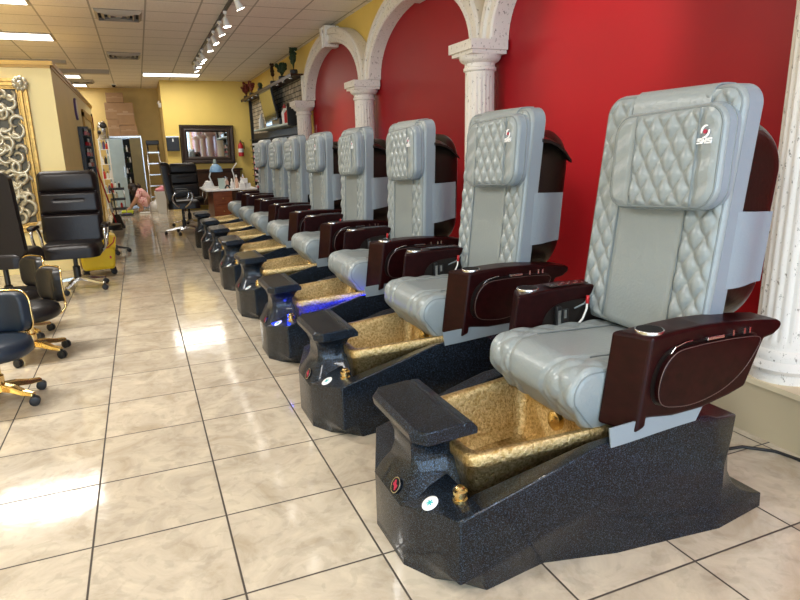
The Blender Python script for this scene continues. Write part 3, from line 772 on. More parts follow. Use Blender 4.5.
chair_labels = ['nearest pedicure chair with pale grey quilted leather and gold basin, largest in view',
    'second nearest grey quilted pedicure chair, beside the fluted column, gold basin in front',
    'third nearest grey quilted pedicure chair, the one with blue light glowing under its gold basin',
    'fourth nearest grey quilted pedicure chair, just beyond the one glowing blue',
    'fourth from the far end of the grey quilted pedicure chairs by the red wall',
    'third from the far end of the row of grey quilted pedicure chairs',
    'second last grey quilted pedicure chair toward the desk at the far end',
    'farthest grey quilted pedicure chair, next to the brown desk']
CY = [1.743, 2.895, 4.03, 5.22, 6.38, 7.45, 8.42, 9.52]
ch0 = build_pedicure(chair_labels[0]); ch0.location.y = CY[0]
chairs = [ch0]
for i in range(1, 8):
    c = dup(ch0, (.655, CY[i], 0), 0, chair_labels[i]); chairs.append(c)
hood0 = add_hood(chairs[1])
for i in range(2, 8):
    h = hood0.copy(); col.objects.link(h); h.parent = chairs[i]
BACK = ('back_cushion', 'head_pillow', 'back_shell', 'side_flap', 'hood')
tilt = [0, -.022, -.088, -.078, -.085, -.088, -.085, -.085]
for i, c in enumerate(chairs):
    Tm = Matrix.Translation((1.13, 0, .72)) @ Matrix.Rotation(tilt[i], 4, 'Y') @ Matrix.Translation((-1.13, 0, -.72))
    for o in bpy.data.objects:
        if o.parent == c and o.name.split('.')[0] in BACK: o.matrix_local = Tm @ Matrix.Translation((0, 0, .032)) if (i and o.name.startswith('head_pillow')) else Tm
# blue led strip of the third chair
m = MB()
m.tube([(.17, -.236, .262), (.30, -.252, .300), (.45, -.272, .345), (.62, -.292, .392), (.74, -.300, .405)], .007, 6); m.build('led_strip', MT['led'], chairs[2], True); m = MB()
m.tube([(.03, -.165, .245), (.12, -.165, .262), (.165, -.20, .270)], .004, 6); m.build('led_strip', MT['led'], chairs[2], True)
for (x, y, z), e in (((.12, -.22, .31), .4), ((.30, -.315, .36), .22), ((.50, -.345, .42), .22)):
    l = bpy.data.lights.new('led_glow', 'POINT'); l.energy = e; l.color = (0, .03, 1); l.shadow_soft_size = .02
    o = bpy.data.objects.new('led_glow', l); col.objects.link(o); o.parent = chairs[2]; o.location = (x, y, z)

# power cord
pts = [(2.03, 1.62, .035), (2.05, 1.66, .02), (2.09, 1.70, .010), (2.2, 1.73, .008), (2.33, 1.71, .008), (2.42, 1.62, .008), (2.46, 1.45, .008), (2.465, 1.2, .008), (2.46, .9, .008)]
m = MB(); m.tube(pts, .007, 8); tag(m.build('power_cord', MT['cord'], None, True), 'black power cord on the floor behind the nearest pedicure chair', 'cord')

# ------------------------------------------------------------------ ceiling things
def troffer(label, x0, x1, y0, y1, power=34):
    t = thing('ceiling_light', label, 'ceiling light', ((x0+x1)/2, (y0+y1)/2, CZ), 0, 'fluorescent ceiling lights')
    a, b = (x1-x0)/2, (y1-y0)/2
    m = MB()
    for X0, X1, Y0, Y1 in ((-a, a, -b, -b+.03), (-a, a, b-.03, b), (-a, -a+.03, -b+.03, b-.03), (a-.03, a, -b+.03, b-.03)): m.bx(X0, X1, Y0, Y1, -.014, 0)
    m.build('frame', MT['vent'], t)
    m = MB(); m.bx(-a+.03, a-.03, -b+.03, b-.03, -.010, -.001); m.build('diffuser', MT['lightpanel'], t)
    l = bpy.data.lights.new('troffer_lamp', 'AREA'); l.shape = 'RECTANGLE'; l.size = 2*a-.06; l.size_y = 2*b-.06; l.energy = power; l.color = (1, .97, .92)
    o = bpy.data.objects.new('troffer_lamp', l); col.objects.link(o); o.parent = t; o.location = (0, 0, -.03)
    return t
troffer('long lit ceiling panel at the upper left above the yellow partition', -2.147, -.927, 10.52, 11.13)
troffer('long lit ceiling panel in front of the yellow back wall', .293, 1.513, 14.79, 15.40, 24)
troffer('small lit ceiling panel, the upper one seen past the partition', -2.147, -.927, 15.40, 16.01, 16)
troffer('small lit ceiling panel, the lowest and farthest past the partition', -2.147, -.927, 17.23, 17.84, 16)
troffer('lit ceiling panel cut off by the upper left corner', -2.147, -.927, 8.08, 8.69)
for x, y in ((-2.147, 4.42), (-2.147, .76), (.293, -1.06)):
    l = bpy.data.lights.new('room_lamp', 'AREA'); l.shape = 'RECTANGLE'; l.size = 1.16; l.size_y = .55; l.energy = 85 if y > 3 else 34; l.color = (1, .97, .92)  # unseen panels; the one facing the partition is boosted to brighten it
    t = thing('ceiling_light', 'lit ceiling panel overhead, out of the picture', 'ceiling light', (x+.61, y+.305, CZ), 0, 'fluorescent ceiling lights out of the picture')
    m = MB(); m.bx(-.58, .58, -.275, .275, -.010, -.001); m.build('diffuser', MT['lightpanel'], t)
    o = bpy.data.objects.new('room_lamp', l); col.objects.link(o); o.parent = t; o.location = (0, 0, -.03)

def vent(label, cx, cy):
    t = thing('ceiling_vent', label, 'ceiling vent', (cx, cy, CZ), 0, 'square ceiling vents')
    def sqr(h, z): return [(-h, -h, z), (h, -h, z), (h, h, z), (-h, h, z)]
    m = MB(); m.bx(-.27, .27, -.27, .27, -.004, 0); m.build('backing', MT['ventdark'], t)
    for h in (.27, .20, .13, .06):
        m = MB(); m.loft([sqr(h, -.006), sqr(h, -.012), sqr(h-.035, -.045), sqr(h-.04, -.04)], cap=False); m.build('louvre', MT['vent'], t)
    return t
vent('grey ceiling vent nearest, at the top of the picture', -.012, 8.95)
vent('grey ceiling vent beyond the first, halfway down the aisle', -.012, 12.35)
vent('small ceiling vent between the two far lit panels past the partition', -1.0, 16.6)
# dome camera
t = thing('security_camera', 'small white dome camera on the ceiling at the far end of the aisle', 'camera', (-.33, 17.2, CZ))
m = MB(); m.lathe([(.06, -.03), (.07, -.02), (.07, 0)], n=20); m.build('mount', MT['white'], t, True, angle=40)
m = MB(); m.ball((0, 0, -.03), (.045, .045, .05)); m.build('dome', MT['cup'], t, True)
# track rail with spots
m = MB(); m.bx(-.018, .018, 0, 11.6, -.03, 0); tr = m.build('track_rail', MT['blackp']); tag(tr, 'black ceiling track rail that carries the row of white spotlights', 'track', None, (1.20, 1.6, CZ))
ys = [2.2, 3.3, 4.4, 5.5, 6.5, 7.31, 8.31, 8.92, 9.62, 10.25, 11.30, 11.67, 12.18, 12.74]
def spot(y, label, tilt, yawz):
    t = thing('track_spotlight', label, 'spotlight', (1.20, y, CZ-.03), yawz, 'white spotlights on the ceiling track')
    m = MB(); m.bx(-.02, .02, -.03, .03, -.03, 0); m.tube([(0, 0, -.02), (0, 0, -.10)], .008, 8); m.build('bracket', MT['white'], t)
    T_ = Matrix.Translation((0, 0, -.12)) @ Matrix.Rotation(tilt, 4, 'Y')
    m = MB(); m.lathe([(.02, .05), (.028, .04), (.034, 0), (.045, -.05), (.047, -.055)], n=20, T=T_); m.build('lamp_head', MT['white'], t, True, angle=40)
    m = MB(); m.lathe([(.041, -.056), (.041, -.060)], n=20, T=T_); m.build('bulb', MT['bulb'], t, True, angle=30)
    return t
nm = ['nearest of the white track spotlights, at the top of the picture', 'second of the white track spotlights', 'third of the white track spotlights', 'fourth of the white track spotlights',
      'fifth of the white track spotlights', 'sixth of the white track spotlights', 'seventh of the white track spotlights', 'eighth of the white track spotlights', 'farthest of the white track spotlights']
for i, y in enumerate(ys):
    lab = nm[i-5]+(', counted from the nearest' if 5 < i < 13 else '') if i >= 5 else 'white track spotlight overhead, above the picture'
    t = spot(y, lab, -.45 if i % 3 else -.2, (.25 if i % 2 else -.25))
    if i < 5: t['group'] = 'white track spotlights above the picture'
    l = bpy.data.lights.new('spot_lamp', 'SPOT'); l.energy = 22; l.spot_size = math.radians(75); l.spot_blend = .7; l.color = (1, .90, .76); l.shadow_soft_size = .04
    o = bpy.data.objects.new('spot_lamp', l); col.objects.link(o); o.parent = t
    a = -.45 if i % 3 else -.2
    tilt = -.45 if i % 3 else -.2
    Md = Matrix.Translation((0, 0, -.12)) @ Matrix.Rotation(tilt, 4, 'Y') @ Matrix.Translation((0, 0, -.07)); o.matrix_local = Md
# red wall wash: the spot aimed at the wall between the first two columns
def aim(name, loc, target, energy, size, color=(1, .9, .78), blend=.8, r=.05):
    l = bpy.data.lights.new(name, 'SPOT'); l.energy = energy; l.spot_size = math.radians(size); l.spot_blend = blend; l.color = color; l.shadow_soft_size = r
    o = bpy.data.objects.new(name, l); col.objects.link(o); o.location = loc
    o.rotation_euler = (Vector(target)-Vector(loc)).to_track_quat('-Z', 'Y').to_euler(); return o
aim('wall_spot', (1.20, 3.3, 2.86), (2.80, 3.35, 2.0), 260, 50)
aim('wall_spot', (1.20, 8.92, 2.86), (2.80, 8.7, 1.5), 170, 44)

# ------------------------------------------------------------------ daylight from the shop front
wd = bpy.data.worlds.new('sky'); sc.world = wd; wd.use_nodes = True
bg = wd.node_tree.nodes['Background']; bg.inputs[0].default_value = (.62, .80, 1, 1); bg.inputs[1].default_value = .8
l = bpy.data.lights.new('daylight', 'AREA'); l.shape = 'RECTANGLE'; l.size = 7.0; l.size_y = 2.4; l.energy = 230; l.color = (.60, .80, 1)
o = bpy.data.objects.new('daylight', l); col.objects.link(o); o.location = (-.9, FY-.16, 1.55); o.rotation_euler = (PI/2, 0, 0)

#@@MORE-BEGIN
# ------------------------------------------------------------------ office chairs
def caster(m, x, y, r=.028):
    m.lathe([(r*.6, -.022), (r, -.018), (r, -.004), (r*.6, -.002), (r*.6, .002), (r, .004), (r, .018), (r*.6, .022)], n=16, T=Matrix.Translation((x, y, r)) @ Matrix.Rotation(PI/2, 4, 'X') @ Matrix.Rotation(.3, 4, 'Y'))
    m.tube([(x, y, r), (x, y, r*2+.012)], .007, 6)
def star_base(root, R, mat, hub_z, n=5, a0=.3, r=.028, rise=.05):
    for k in range(n):
        a = a0+2*PI*k/n; c, s = math.cos(a), math.sin(a)
        m = MB(); rings = []
        for t, wd, zt, th_ in ((0, .030, hub_z+rise, .040), (.35, .027, hub_z+rise*.8, .036), (.7, .022, hub_z+rise*.25, .028), (1, .018, hub_z, .020)):
            d = .02+t*(R-.02)
            rings.append([(c*d-s*w_, s*d+c*w_, z) for w_, z in ((-wd, zt-th_), (wd, zt-th_), (wd*.7, zt), (-wd*.7, zt))])
        m.loft(rings); lg = m.build('base_leg', mat, root, bevel=.004)
        m = MB(); caster(m, c*R, s*R, r); m.build('caster', MT['blackrub'], lg, True, angle=40)
def office_chair(name, label, loc, rz, mat, arm=True, top=1.17, seatz=.50, group=None, a0=.3, bw=.53):
    r = thing(name, label, 'office chair', loc, rz, group)
    star_base(r, .31, MT['silver'], .085, a0=a0)
    m = MB(); m.lathe([(.035, .09), (.035, .24), (.022, .25), (.022, seatz-.10), (.06, seatz-.095), (.06, seatz-.075)], n=16); m.bx(-.10, .10, -.12, .12, seatz-.085, seatz-.065); m.build('gas_column', MT['blackp'], r, True, angle=40)
    # seat: faces -y
    m = MB(); slab(m, .53, .52, .13, .10, lambda x, y: .012*math.cos(x*5), .05, lambda a, b, c: (a, b-.02, seatz-.075+c+(.02*max(0, -b-.1)*-2)), 40, 40)
    m.build('seat', mat, r, True, angle=70)
    # back with three padded rolls, leaning slightly
    bh = top-seatz-.0
    def frame(a, b, c):
        z = seatz+.02+(b+bh/2); k = (z-seatz)/bh
        return (a*(1-.04*k), .24+.07*k-c-.03*math.cos(a*4), z)
    def hf(x, y):
        t = (y+bh/2)/bh; h = .0
        for s_ in (.42, .72): h -= .035*math.exp(-((t-s_)/.018)**2)
        h -= .012*math.exp(-((t-.60)/.012)**2)*(1 if abs(x) < .14 else 0)
        h += .015*math.cos((t-.86)*9) if t > .72 else 0
        return h
    m = MB(); slab(m, bw, bh, .12, .07, hf, .045, frame, 44, 90); m.build('backrest', mat, r, True, angle=70)
    if arm:
        for sg in (-1, 1):
            x = sg*.315
            m = MB(); pts = [(x*.86, -.02, seatz-.05), (x, -.10, seatz+.02), (x*1.04, -.15, seatz+.13), (x*1.05, -.12, seatz+.20), (x*1.05, .0, seatz+.215), (x*1.04, .12, seatz+.19), (x*1.0, .17, seatz+.10), (x*.95, .12, seatz), (x*.86, .05, seatz-.05)]
            sm_ = []
            for i in range(len(pts)-1):
                p0, p1, p2, p3 = (Vector(pts[max(0, min(len(pts)-1, i+d))]) for d in (-1, 0, 1, 2))
                for t in (0, .25, .5, .75): sm_.append(.5*((2*p1)+(-p0+p2)*t+(2*p0-5*p1+4*p2-p3)*t*t+(-p0+3*p1-3*p2+p3)*t**3))
            m.tube(sm_, .016, 8); ar = m.build('arm_loop', MT['silver'], r, True)
            m = MB(); slab(m, .075, .27, .035, .035, lambda a, b: 0, .015, lambda a, b, c: (x*1.05+a, b-.01, seatz+.205+c-.12*b*b*4), 12, 30); m.build('arm_pad', mat, ar, True, angle=60)
    return r
office_chair('office_chair', 'dark brown leather office chair facing the camera, beside the yellow mop bucket', (-.715, 7.05, 0), -.06, MT['brownleather'], a0=-.55, top=1.185, seatz=.44, bw=.58)
office_chair('office_chair', 'very dark leather office chair cut off by the left edge of the picture', (-1.19, 6.25, 0), 2.95, MT['brownleather'], top=1.21, arm=False)
office_chair('office_chair', 'black leather office chair seen from the side, on the aisle near the brown desk', (.62, 11.25, 0), PI/2+.02, MT['blackleather'], top=1.20, seatz=.52)
office_chair('office_chair', 'black leather office chair facing the camera, behind the side-turned one at the desk', (.80, 12.46, 0), .1, MT['blackleather'], top=1.16, seatz=.50)

# ------------------------------------------------------------------ low stools with gold frames
def stool(label, loc, rz, mat, a0=.2, gold=True, base=True):
    r = thing('rolling_stool', label, 'stool', loc, rz, 'low stools with gold frames')
    star_base(r, .222, MT['brass'], .075, a0=a0, r=.027, rise=.04)
    m = MB(); m.lathe([(.028, .09), (.028, .16), (.018, .17), (.018, .26), (.09, .262), (.09, .272)], n=16); m.build('gas_column', MT['brass'], r, True, angle=40)
    m = MB(); m.lathe([(.10, .268), (.175, .272), (.196, .29), (.200, .32), (.192, .352), (.165, .368), (.08, .372), (.01, .370)], n=40); m.build('seat', mat, r, True, angle=60)
    def fr(a, b, c): 
        ang = a/.26; return ((.255-c)*math.sin(ang), (.255-c)*math.cos(ang)-.03, .475+b)
    m = MB(); slab(m, .32, .235, .055, .075, lambda x, y: .004*math.cos(x*8), .02, fr, 36, 20); b_ = m.build('backrest', mat, r, True, angle=60)
    m = MB(); m.tube(border(.33, .245, .08, 0, -.002, fr), .0065, 8, True)
    for sg in (-1, 1): m.tube([fr(sg*.11, -.115, -.004), fr(sg*.10, -.16, 0), (sg*.10, .17, .285), (sg*.07, .10, .268)], .008, 8)
    m.build('gold_trim', MT['brass'], b_, True)
    return r
stool('low navy padded stool with gold frame, nearest at the left edge of the picture', (-.86, 3.84, 0), -.25, MT['navyleather'], a0=-.378)
stool('low black stool with gold trimmed backrest, behind the nearest navy one', (-.81, 4.70, 0), -.95, MT['blackleather'], a0=.322)
stool('low black stool with gold frame, farthest of the three by the office chair', (-.99, 5.30, 0), -.9, MT['blackleather'], a0=.1)
# dark stool behind the bucket
r = thing('rolling_stool', 'small black stool with chrome legs behind the yellow mop bucket', 'stool', (-.50, 9.5, 0))
star_base(r, .24, MT['blackp'], .07, a0=.1); m = MB(); m.lathe([(.02, .09), (.02, .34), (.10, .342), (.18, .35), (.19, .38), (.18, .41), (.02, .42)], n=24); m.build('seat', MT['blackleather'], r, True, angle=40)

# ------------------------------------------------------------------ mop bucket
t = thing('mop_bucket', 'yellow wheeled mop bucket beside the dark brown office chair', 'mop bucket', (-.56, 7.86, 0), .08)
m = MB(); rg = []
for z, a, b in ((.07, .155, .13), (.10, .17, .145), (.30, .19, .165), (.32, .205, .175)):
    rg.append([(x*a, y*b, z) for x, y in ((-1, -.8), (-.85, -1), (.85, -1), (1, -.8), (1, .8), (.85, 1), (-.85, 1), (-1, .8))])
for z, a, b in ((.32, .19, .16), (.12, .16, .13)):
    rg.append([(x*a, y*b, z) for x, y in ((-1, -.8), (-.85, -1), (.85, -1), (1, -.8), (1, .8), (.85, 1), (-.85, 1), (-1, .8))])
m.loft(rg); m.build('tub', MT['bucket'], t, bevel=.006)
m = MB(); m.loft([[(.02, -.14, .28), (.19, -.14, .28), (.19, .14, .28), (.02, .14, .28)], [(.03, -.16, .47), (.215, -.16, .44), (.215, .16, .44), (.03, .16, .47)], [(.05, -.15, .50), (.20, -.15, .45), (.20, .15, .45), (.05, .15, .50)]]); m.build('wringer', MT['bucket'], t, bevel=.008)
m = MB(); m.tube([(-.02, -.17, .29), (.03, -.178, .30), (.12, -.178, .33), (.18, -.176, .38), (.20, -.17, .44)], .007, 6); m.build('red_handle', MT['redp'], t, True)
m = MB(); m.box((.12, -.1655, .375), (.022, .002, .035)); m.box((.13, -.164, .21), (.02, .004, .03)); m.build('warning_mark', MT['redp'], t)
for x, y in ((-.14, -.10), (.15, -.10), (-.14, .10), (.15, .10)):
    m = MB(); caster(m, x, y, .032); m.build('wheel', MT['blackrub'], t, True, angle=40)

# ------------------------------------------------------------------ dustpan, mop leaning on the partition
t = thing('lobby_dustpan', 'black upright dustpan standing on the floor at the end of the partition', 'dustpan', (-.49, 12.9, 0))
m = MB(); m.loft([[(-.13, -.10, 0), (.13, -.10, 0), (.13, .10, 0), (-.13, .10, 0)], [(-.05, .02, .26), (.05, .02, .26), (.05, .06, .26), (-.05, .06, .26)]]); m.build('pan', MT['blackp'], t, bevel=.005)
m = MB(); m.tube([(0, .04, .2), (-.03, .04, .75)], .011, 8); m.build('handle', MT['blackp'], t, True)
t = thing('mop', 'red handled mop leaning against the side of the partition', 'mop', (-.60, 12.5, 0))
m = MB(); m.tube([(.10, .1, .10), (-.155, .25, 1.35)], .013, 8); m.build('handle', MT['redp'], t, True)
m = MB(); m.tube([(.055, .125, .32), (.02, .147, .50)], .018, 8); m.build('handle_grip', MT['white'], t, True)
m = MB(); m.loft([[(.02+.0, .02, 0), (.20, .02, 0), (.20, .18, 0), (.02, .18, 0)], [(.06, .07, .13), (.13, .07, .13), (.13, .13, .13), (.06, .13, .13)]]); m.build('mop_head', MT['darkshelf'], t, bevel=.01)

# ------------------------------------------------------------------ partition furnishings
t = thing('wall_art', 'ornate gold framed scrollwork relief on the pale yellow partition', 'wall art', (-1.80, PY-.001, 1.35))
AW, AH = .62, .86     # half sizes of the outer frame: right edge x=-1.06
AW = .74
m = MB(); m.bx(-AW+.05, AW-.05, -.02, 0, -AH+.05, AH-.05); m.build('back_panel', MT['artback'], t)
m = MB()
for off, wd, dp in ((.0, .035, .05), (.05, .03, .065), (.095, .02, .045)):
    a, b = AW-off, AH-off
    for x0, x1, z0, z1 in ((-a, a, b-wd, b), (-a, a, -b, -b+wd), (-a, -a+wd, -b+wd, b-wd), (a-wd, a, -b+wd, b-wd)): m.bx(x0, x1, -dp, -.01, z0, z1)
m.bx(-AW, AW, -.03, -.005, AH-.115, AH); m.bx(-AW, AW, -.03, -.005, -AH, -AH+.115); m.bx(-AW, -AW+.115, -.03, -.005, -AH, AH); m.bx(AW-.115, AW, -.03, -.005, -AH, AH)
m.build('frame', MT['oldgold'], t, bevel=.006)
for sx in (-1, 1):
    for sz in (-1, 1):
        m = MB()
        for k in range(9):
            a = 2*PI*k/9; m.ball((sx*(AW-.055)+.055*math.cos(a), -.075, sz*(AH-.055)+.055*math.sin(a)), (.03, .022, .03), 8)
        m.ball((sx*(AW-.055), -.085, sz*(AH-.055)), (.035, .03, .035), 10); m.build('corner_ornament', MT['oldsilver'], t, True)
m = MB(); rnd = random.Random(3)
for gx in range(13):
    for gz in range(15):
        cx = -AW+.19+gx*(2*AW-.38)/12+rnd.uniform(-.035, .035); cz = -AH+.19+gz*(2*AH-.38)/14+rnd.uniform(-.02, .02)
        sg = rnd.choice((-1, 1)); a0_ = rnd.uniform(0, 2*PI); pts = []; rr_ = rnd.uniform(.06, .12); sw_ = rnd.uniform(3.2, 6.5)
        for k in range(15):
            tt = k/14; R_ = rr_*(1-.70*tt); pts.append((cx+R_*math.cos(a0_+sg*tt*sw_), -.038-.012*math.sin(tt*PI), cz+R_*math.sin(a0_+sg*tt*sw_)))
        m.tube(pts, [.009+.017*math.sin(PI*min(1, .15+.85*k/14)) for k in range(15)], 6)
m.build('scrollwork', MT['oldsilver'], t, True)
# clock and small plaques on the partition side
t = thing('wall_clock', 'oval white and purple clock high on the side of the partition', 'clock', (PX+.001, 11.0, 2.06))
T_ = Matrix.Rotation(PI/2, 4, 'Y')
m = MB(); m.lathe([(.16, 0), (.165, .02), (.155, .03)], n=32, T=T_); m.build('case', MT['purple'], t, True, angle=40)
m = MB(); m.lathe([(.14, .030), (.14, .033)], n=32, T=T_); m.build('dial', MT['white'], t)
t = thing('wall_plaque', 'small dark red plaque near the far end of the partition', 'plaque', (PX+.001, 14.85, 2.05))
m = MB(); m.bx(0, .025, -.06, .06, -.17, .17); m.build('panel', MT['darkwood'], t, bevel=.004)
m = MB(); m.bx(.025, .030, -.035, .035, -.12, .12); m.build('inset', MT['redp'], t)
# polish rack on the partition side
rk = thing('polish_rack', 'tall black rack of nail polish on the side of the partition', 'rack', (PX+.001, 11.35, 0))
m = MB(); m.bx(0, .06, -.42, -.38, .35, 1.80); m.bx(0, .14, .38, .42, .35, 1.80); m.bx(0, .015, -.38, .38, .35, 1.80); m.bx(0, .14, -.38, .38, 1.77, 1.80); m.build('case', MT['blackp'], rk)
for k in range(9):
    m = MB(); m.bx(.015, .12, -.38, .38, .38+k*.16, .392+k*.16); m.build('shelf', MT['blackp'], rk)
def polish(name, label, c, capc, s_=1.0):
    o = thing(name, label, 'nail polish')
    m = MB(); m.lathe([(.012, 0), (.014, .004), (.014, .032), (.006, .038)], n=8); m.build('bottle', c, o, True, angle=40)
    m = MB(); m.lathe([(.0075, .038), (.0065, .072)], n=8); m.build('cap', capc, o, True, angle=40)
    o.scale = (s_, s_, s_)
    return o
PC = [P('polish red', (.45, .02, .03), .2), P('polish pink', (.75, .28, .32), .2), P('polish plum', (.12, .02, .08), .2), P('polish nude', (.65, .42, .32), .2), P('polish white', (.8, .78, .76), .2)]
protos = []
first = True
rnd = random.Random(5)
cnt = 0
for k in range(3, 9):
    for j in range(8):
        c = rnd.randrange(5); z = .392+k*.16
        lab = 'nail polish bottle standing in the tall black rack on the yellow partition'
        if c not in [p_[0] for p_ in protos]:
            o = polish('nail_polish', lab, PC[c], MT['white'] if c % 2 else MT['blackp'], 1.6); protos.append((c, o))
        else: o = dup([p_[1] for p_ in protos if p_[0] == c][0])
        o['group'] = 'nail polish in the rack on the partition'
        o.location = (PX+.095, 11.35-.34+j*.095, z); cnt += 1

# ------------------------------------------------------------------ right wall beyond the columns: stone, shelves, screen
struct(MB().bx(WX-.03, WX, 10.62, 16.19, .28, 2.62).build('wall_right_stone', MT['stone']))
m = MB(); m.bx(-.24, 0, -2.72, 2.72, 0, .03); m.bx(-.25, -.23, -2.72, 2.72, -.02, .035)
sh = thing('long_shelf', 'long dark shelf high on the stone wall, carrying small plants', 'shelf', (WX-.03, 13.38, 2.58)); m.build('board', MT['darkwood'], sh)
for k in range(10):
    m = MB(); m.lathe([(.03, -.035), (.035, -.03), (.035, 0)], c=(-.20, -2.5+k*.55, 0), n=12); m.build('downlight', MT['silver'], sh, True, angle=40)
m = MB(); m.bx(-.07, 0, 2.66, 2.72, -2.3, 0); m.build('side_post', MT['blackp'], sh)
m = MB(); m.bx(-.06, 0, -2.72, -2.64, -.55, 0); m.build('bracket', MT['white'], sh)
def plant(label, y, h, mat, n, kind, pot=MT['blackp']):
    t = thing('potted_plant', label, 'potted plant', (WX-.15, y, 2.615))
    m = MB(); m.lathe([(.05, 0), (.07, .05), (.06, .09), (.02, .09)], n=14); m.build('pot', pot, t, True, angle=40)
    m = MB(); r_ = random.Random(int(y*100))
    for k in range(n):
        a = r_.uniform(0, 2*PI); l = r_.uniform(.5, 1)*h; sp = r_.uniform(.1, .35)*h*(.35 if kind == 'tall' else 1)
        p1 = (sp*math.cos(a)*.5, sp*math.sin(a)*.5, .08+l*.55); p2 = (sp*math.cos(a), sp*math.sin(a), .08+l)
        m.tube([(0, 0, .08), p1, p2], [.006, .005, .002], 5)
        for q in (p1, p2, tuple((Vector(p1)+Vector(p2))/2)):
            m.ball(q, (r_.uniform(.015, .045), r_.uniform(.015, .045), r_.uniform(.02, .05)), 6)
    m.build('foliage', mat, t, True); return t
plant('tall dark leafy plant at the near end of the high shelf', 10.95, .42, MT['leafg'], 14, 'tall')
plant('bushy dark green plant, second from the near end of the high shelf', 11.9, .26, MT['leafg'], 14, 'bush')
plant('thin dark stemmed plant in the middle of the high shelf', 12.7, .40, MT['darkwood'], 4, 'tall')
plant('low round dark plant on the high shelf', 14.1, .10, MT['leafg'], 12, 'bush')
plant('dark twiggy plant, second from the far end of the high shelf', 15.2, .26, MT['leafr'], 8, 'bush')
plant('red leaved plant at the far end of the high shelf', 16.0, .34, MT['leafr'], 9, 'bush')
t = thing('television', 'wall mounted television on the stone wall, tilted and reflecting yellow', 'television', (WX-.22, 12.95, 2.20)); t.rotation_euler = (0, -.18, .0)
m = MB(); m.bx(-.02, .02, -.62, .62, -.35, .35); m.build('housing', MT['blackp'], t, bevel=.005)
m = MB(); m.bx(-.023, -.020, -.59, .59, -.32, .32); m.build('screen', MT['screen'], t)
m = MB(); m.bx(.02, .19, -.05, .05, -.05, .05); m.build('wall_mount', MT['blackp'], t)
# product shelving below
cab = thing('polish_display', 'dark wall display of nail polish rows beyond the last column', 'display shelf', (WX-.031, 13.5, 0))
m = MB(); m.bx(-.10, 0, -2.6, -2.54, .30, 1.78); m.bx(-.06, 0, 2.56, 2.60, .30, 1.78); m.bx(-.02, 0, -2.54, 2.54, .30, 1.78); m.build('case', MT['darkshelf'], cab)
NS = 10
for k in range(NS):
    m = MB(); m.bx(-.12, -.02, -2.54, 2.54, .34+k*.145, .352+k*.145); m.build('shelf', MT['darkshelf'], cab)
lab = 'nail polish bottle on the dark wall display beyond the last column'
for k in range(1, NS-1):
    for j in range(26):
        if rnd.random() < .08: continue
        c = rnd.choice((0, 1, 1, 3, 3, 4, 4, 4)); src = [p_[1] for p_ in protos if p_[0] == c][0]
        o = dup(src, (WX-.115, 11.15+j*.185, .352+k*.145), 0, lab, 'nail polish on the wall display'); o.scale = (2.0, 2.0, 1.4)
# glass shelf with products above the display
t = thing('product_shelf', 'grey green shelf of hair products above the polish display', 'shelf', (WX-.031, 12.6, 1.80))
m = MB(); m.bx(-.30, 0, -1.7, 1.7, 0, .03); m.build('board', MT['greytowel'], t, bevel=.004)
m = MB(); m.bx(-.30, 0, -1.72, -1.70, -.02, .35); m.build('end_panel', MT['blackp'], t)
def bottle(label, x, y, z, h, mat, capm, grp=None, r=.035):
    t = thing('product_bottle', label, 'bottle', (x, y, z), 0, grp)
    m = MB(); m.lathe([(r*.95, 0), (r, .01), (r, h*.62), (r*.45, h*.74), (r*.4, h*.8)], n=14); m.build('bottle', mat, t, True, angle=40)
    m = MB(); m.lathe([(r*.5, h*.8), (r*.5, h*.92), (r*.2, h*.95), (r*.2, h)], n=12); m.build('cap', capm, t, True, angle=40); return t
for lab_, y, h, a, b in (('white pump bottle at the far end of the grey green product shelf', 14.0, .34, 'white', 'white'), ('white and red bottle standing under the television', 11.65, .36, 'white', 'redp'), ('red bottle with white cap on the grey green product shelf', 11.45, .30, 'redp', 'white'), ('white bottle at the near end of the grey green product shelf', 11.0, .33, 'white', 'white')):
    bottle(lab_, WX-.20, y, 1.83, h, MT[a], MT[b], None, .06)
t = thing('black_case', 'black case lying on the grey green product shelf under the television', 'case', (WX-.19, 12.0, 1.831))
m = MB(); m.bx(-.10, .10, -.25, .45, 0, .12); m.build('body', MT['blackp'], t, bevel=.02, seg=3); m = MB(); m.tube([(-.10, -.08, .10), (-.13, -.06, .10), (-.13, .06, .10), (-.10, .08, .10)], .008, 6); m.build('handle', MT['blackrub'], t, True)

# ------------------------------------------------------------------ back wall: mirror, extinguisher, console
t = thing('wall_mirror', 'rectangular mirror in a wide dark carved frame on the yellow back wall', 'mirror', (1.64, BY-.001, 1.57)); t.rotation_euler = (0, .02, 0)
m = MB()
def fr_ring(w_, h_, y): return [(-w_, y, -h_), (w_, y, -h_), (w_, y, h_), (-w_, y, h_)]
m.loft([fr_ring(.64, .46, 0), fr_ring(.64, .46, -.03), fr_ring(.60, .42, -.075), fr_ring(.55, .37, -.06), fr_ring(.51, .33, -.07), fr_ring(.47, .29, -.03), fr_ring(.47, .29, 0)], cap=False)
m.build('frame', MT['mirrorframe'], t, bevel=.006)
m = MB()
for k in range(26):
    a = -.6+k*.048
    m.ball((a, -.07, .44), (.026, .02, .022), 6); m.ball((a, -.07, -.44), (.026, .02, .022), 6)
for k in range(18):
    a = -.40+k*.047
    m.ball((.61, -.07, a), (.022, .02, .026), 6); m.ball((-.61, -.07, a), (.022, .02, .026), 6)
m.build('carving', MT['mirrorframe'], t, True)
m = MB(); m.bx(-.475, .475, -.032, -.022, -.295, .295); m.build('glass', MT['mirror'], t)
t = thing('fire_extinguisher', 'red fire extinguisher hanging on the yellow back wall beside the carved mirror', 'fire extinguisher', (2.42, BY-.10, 1.26))
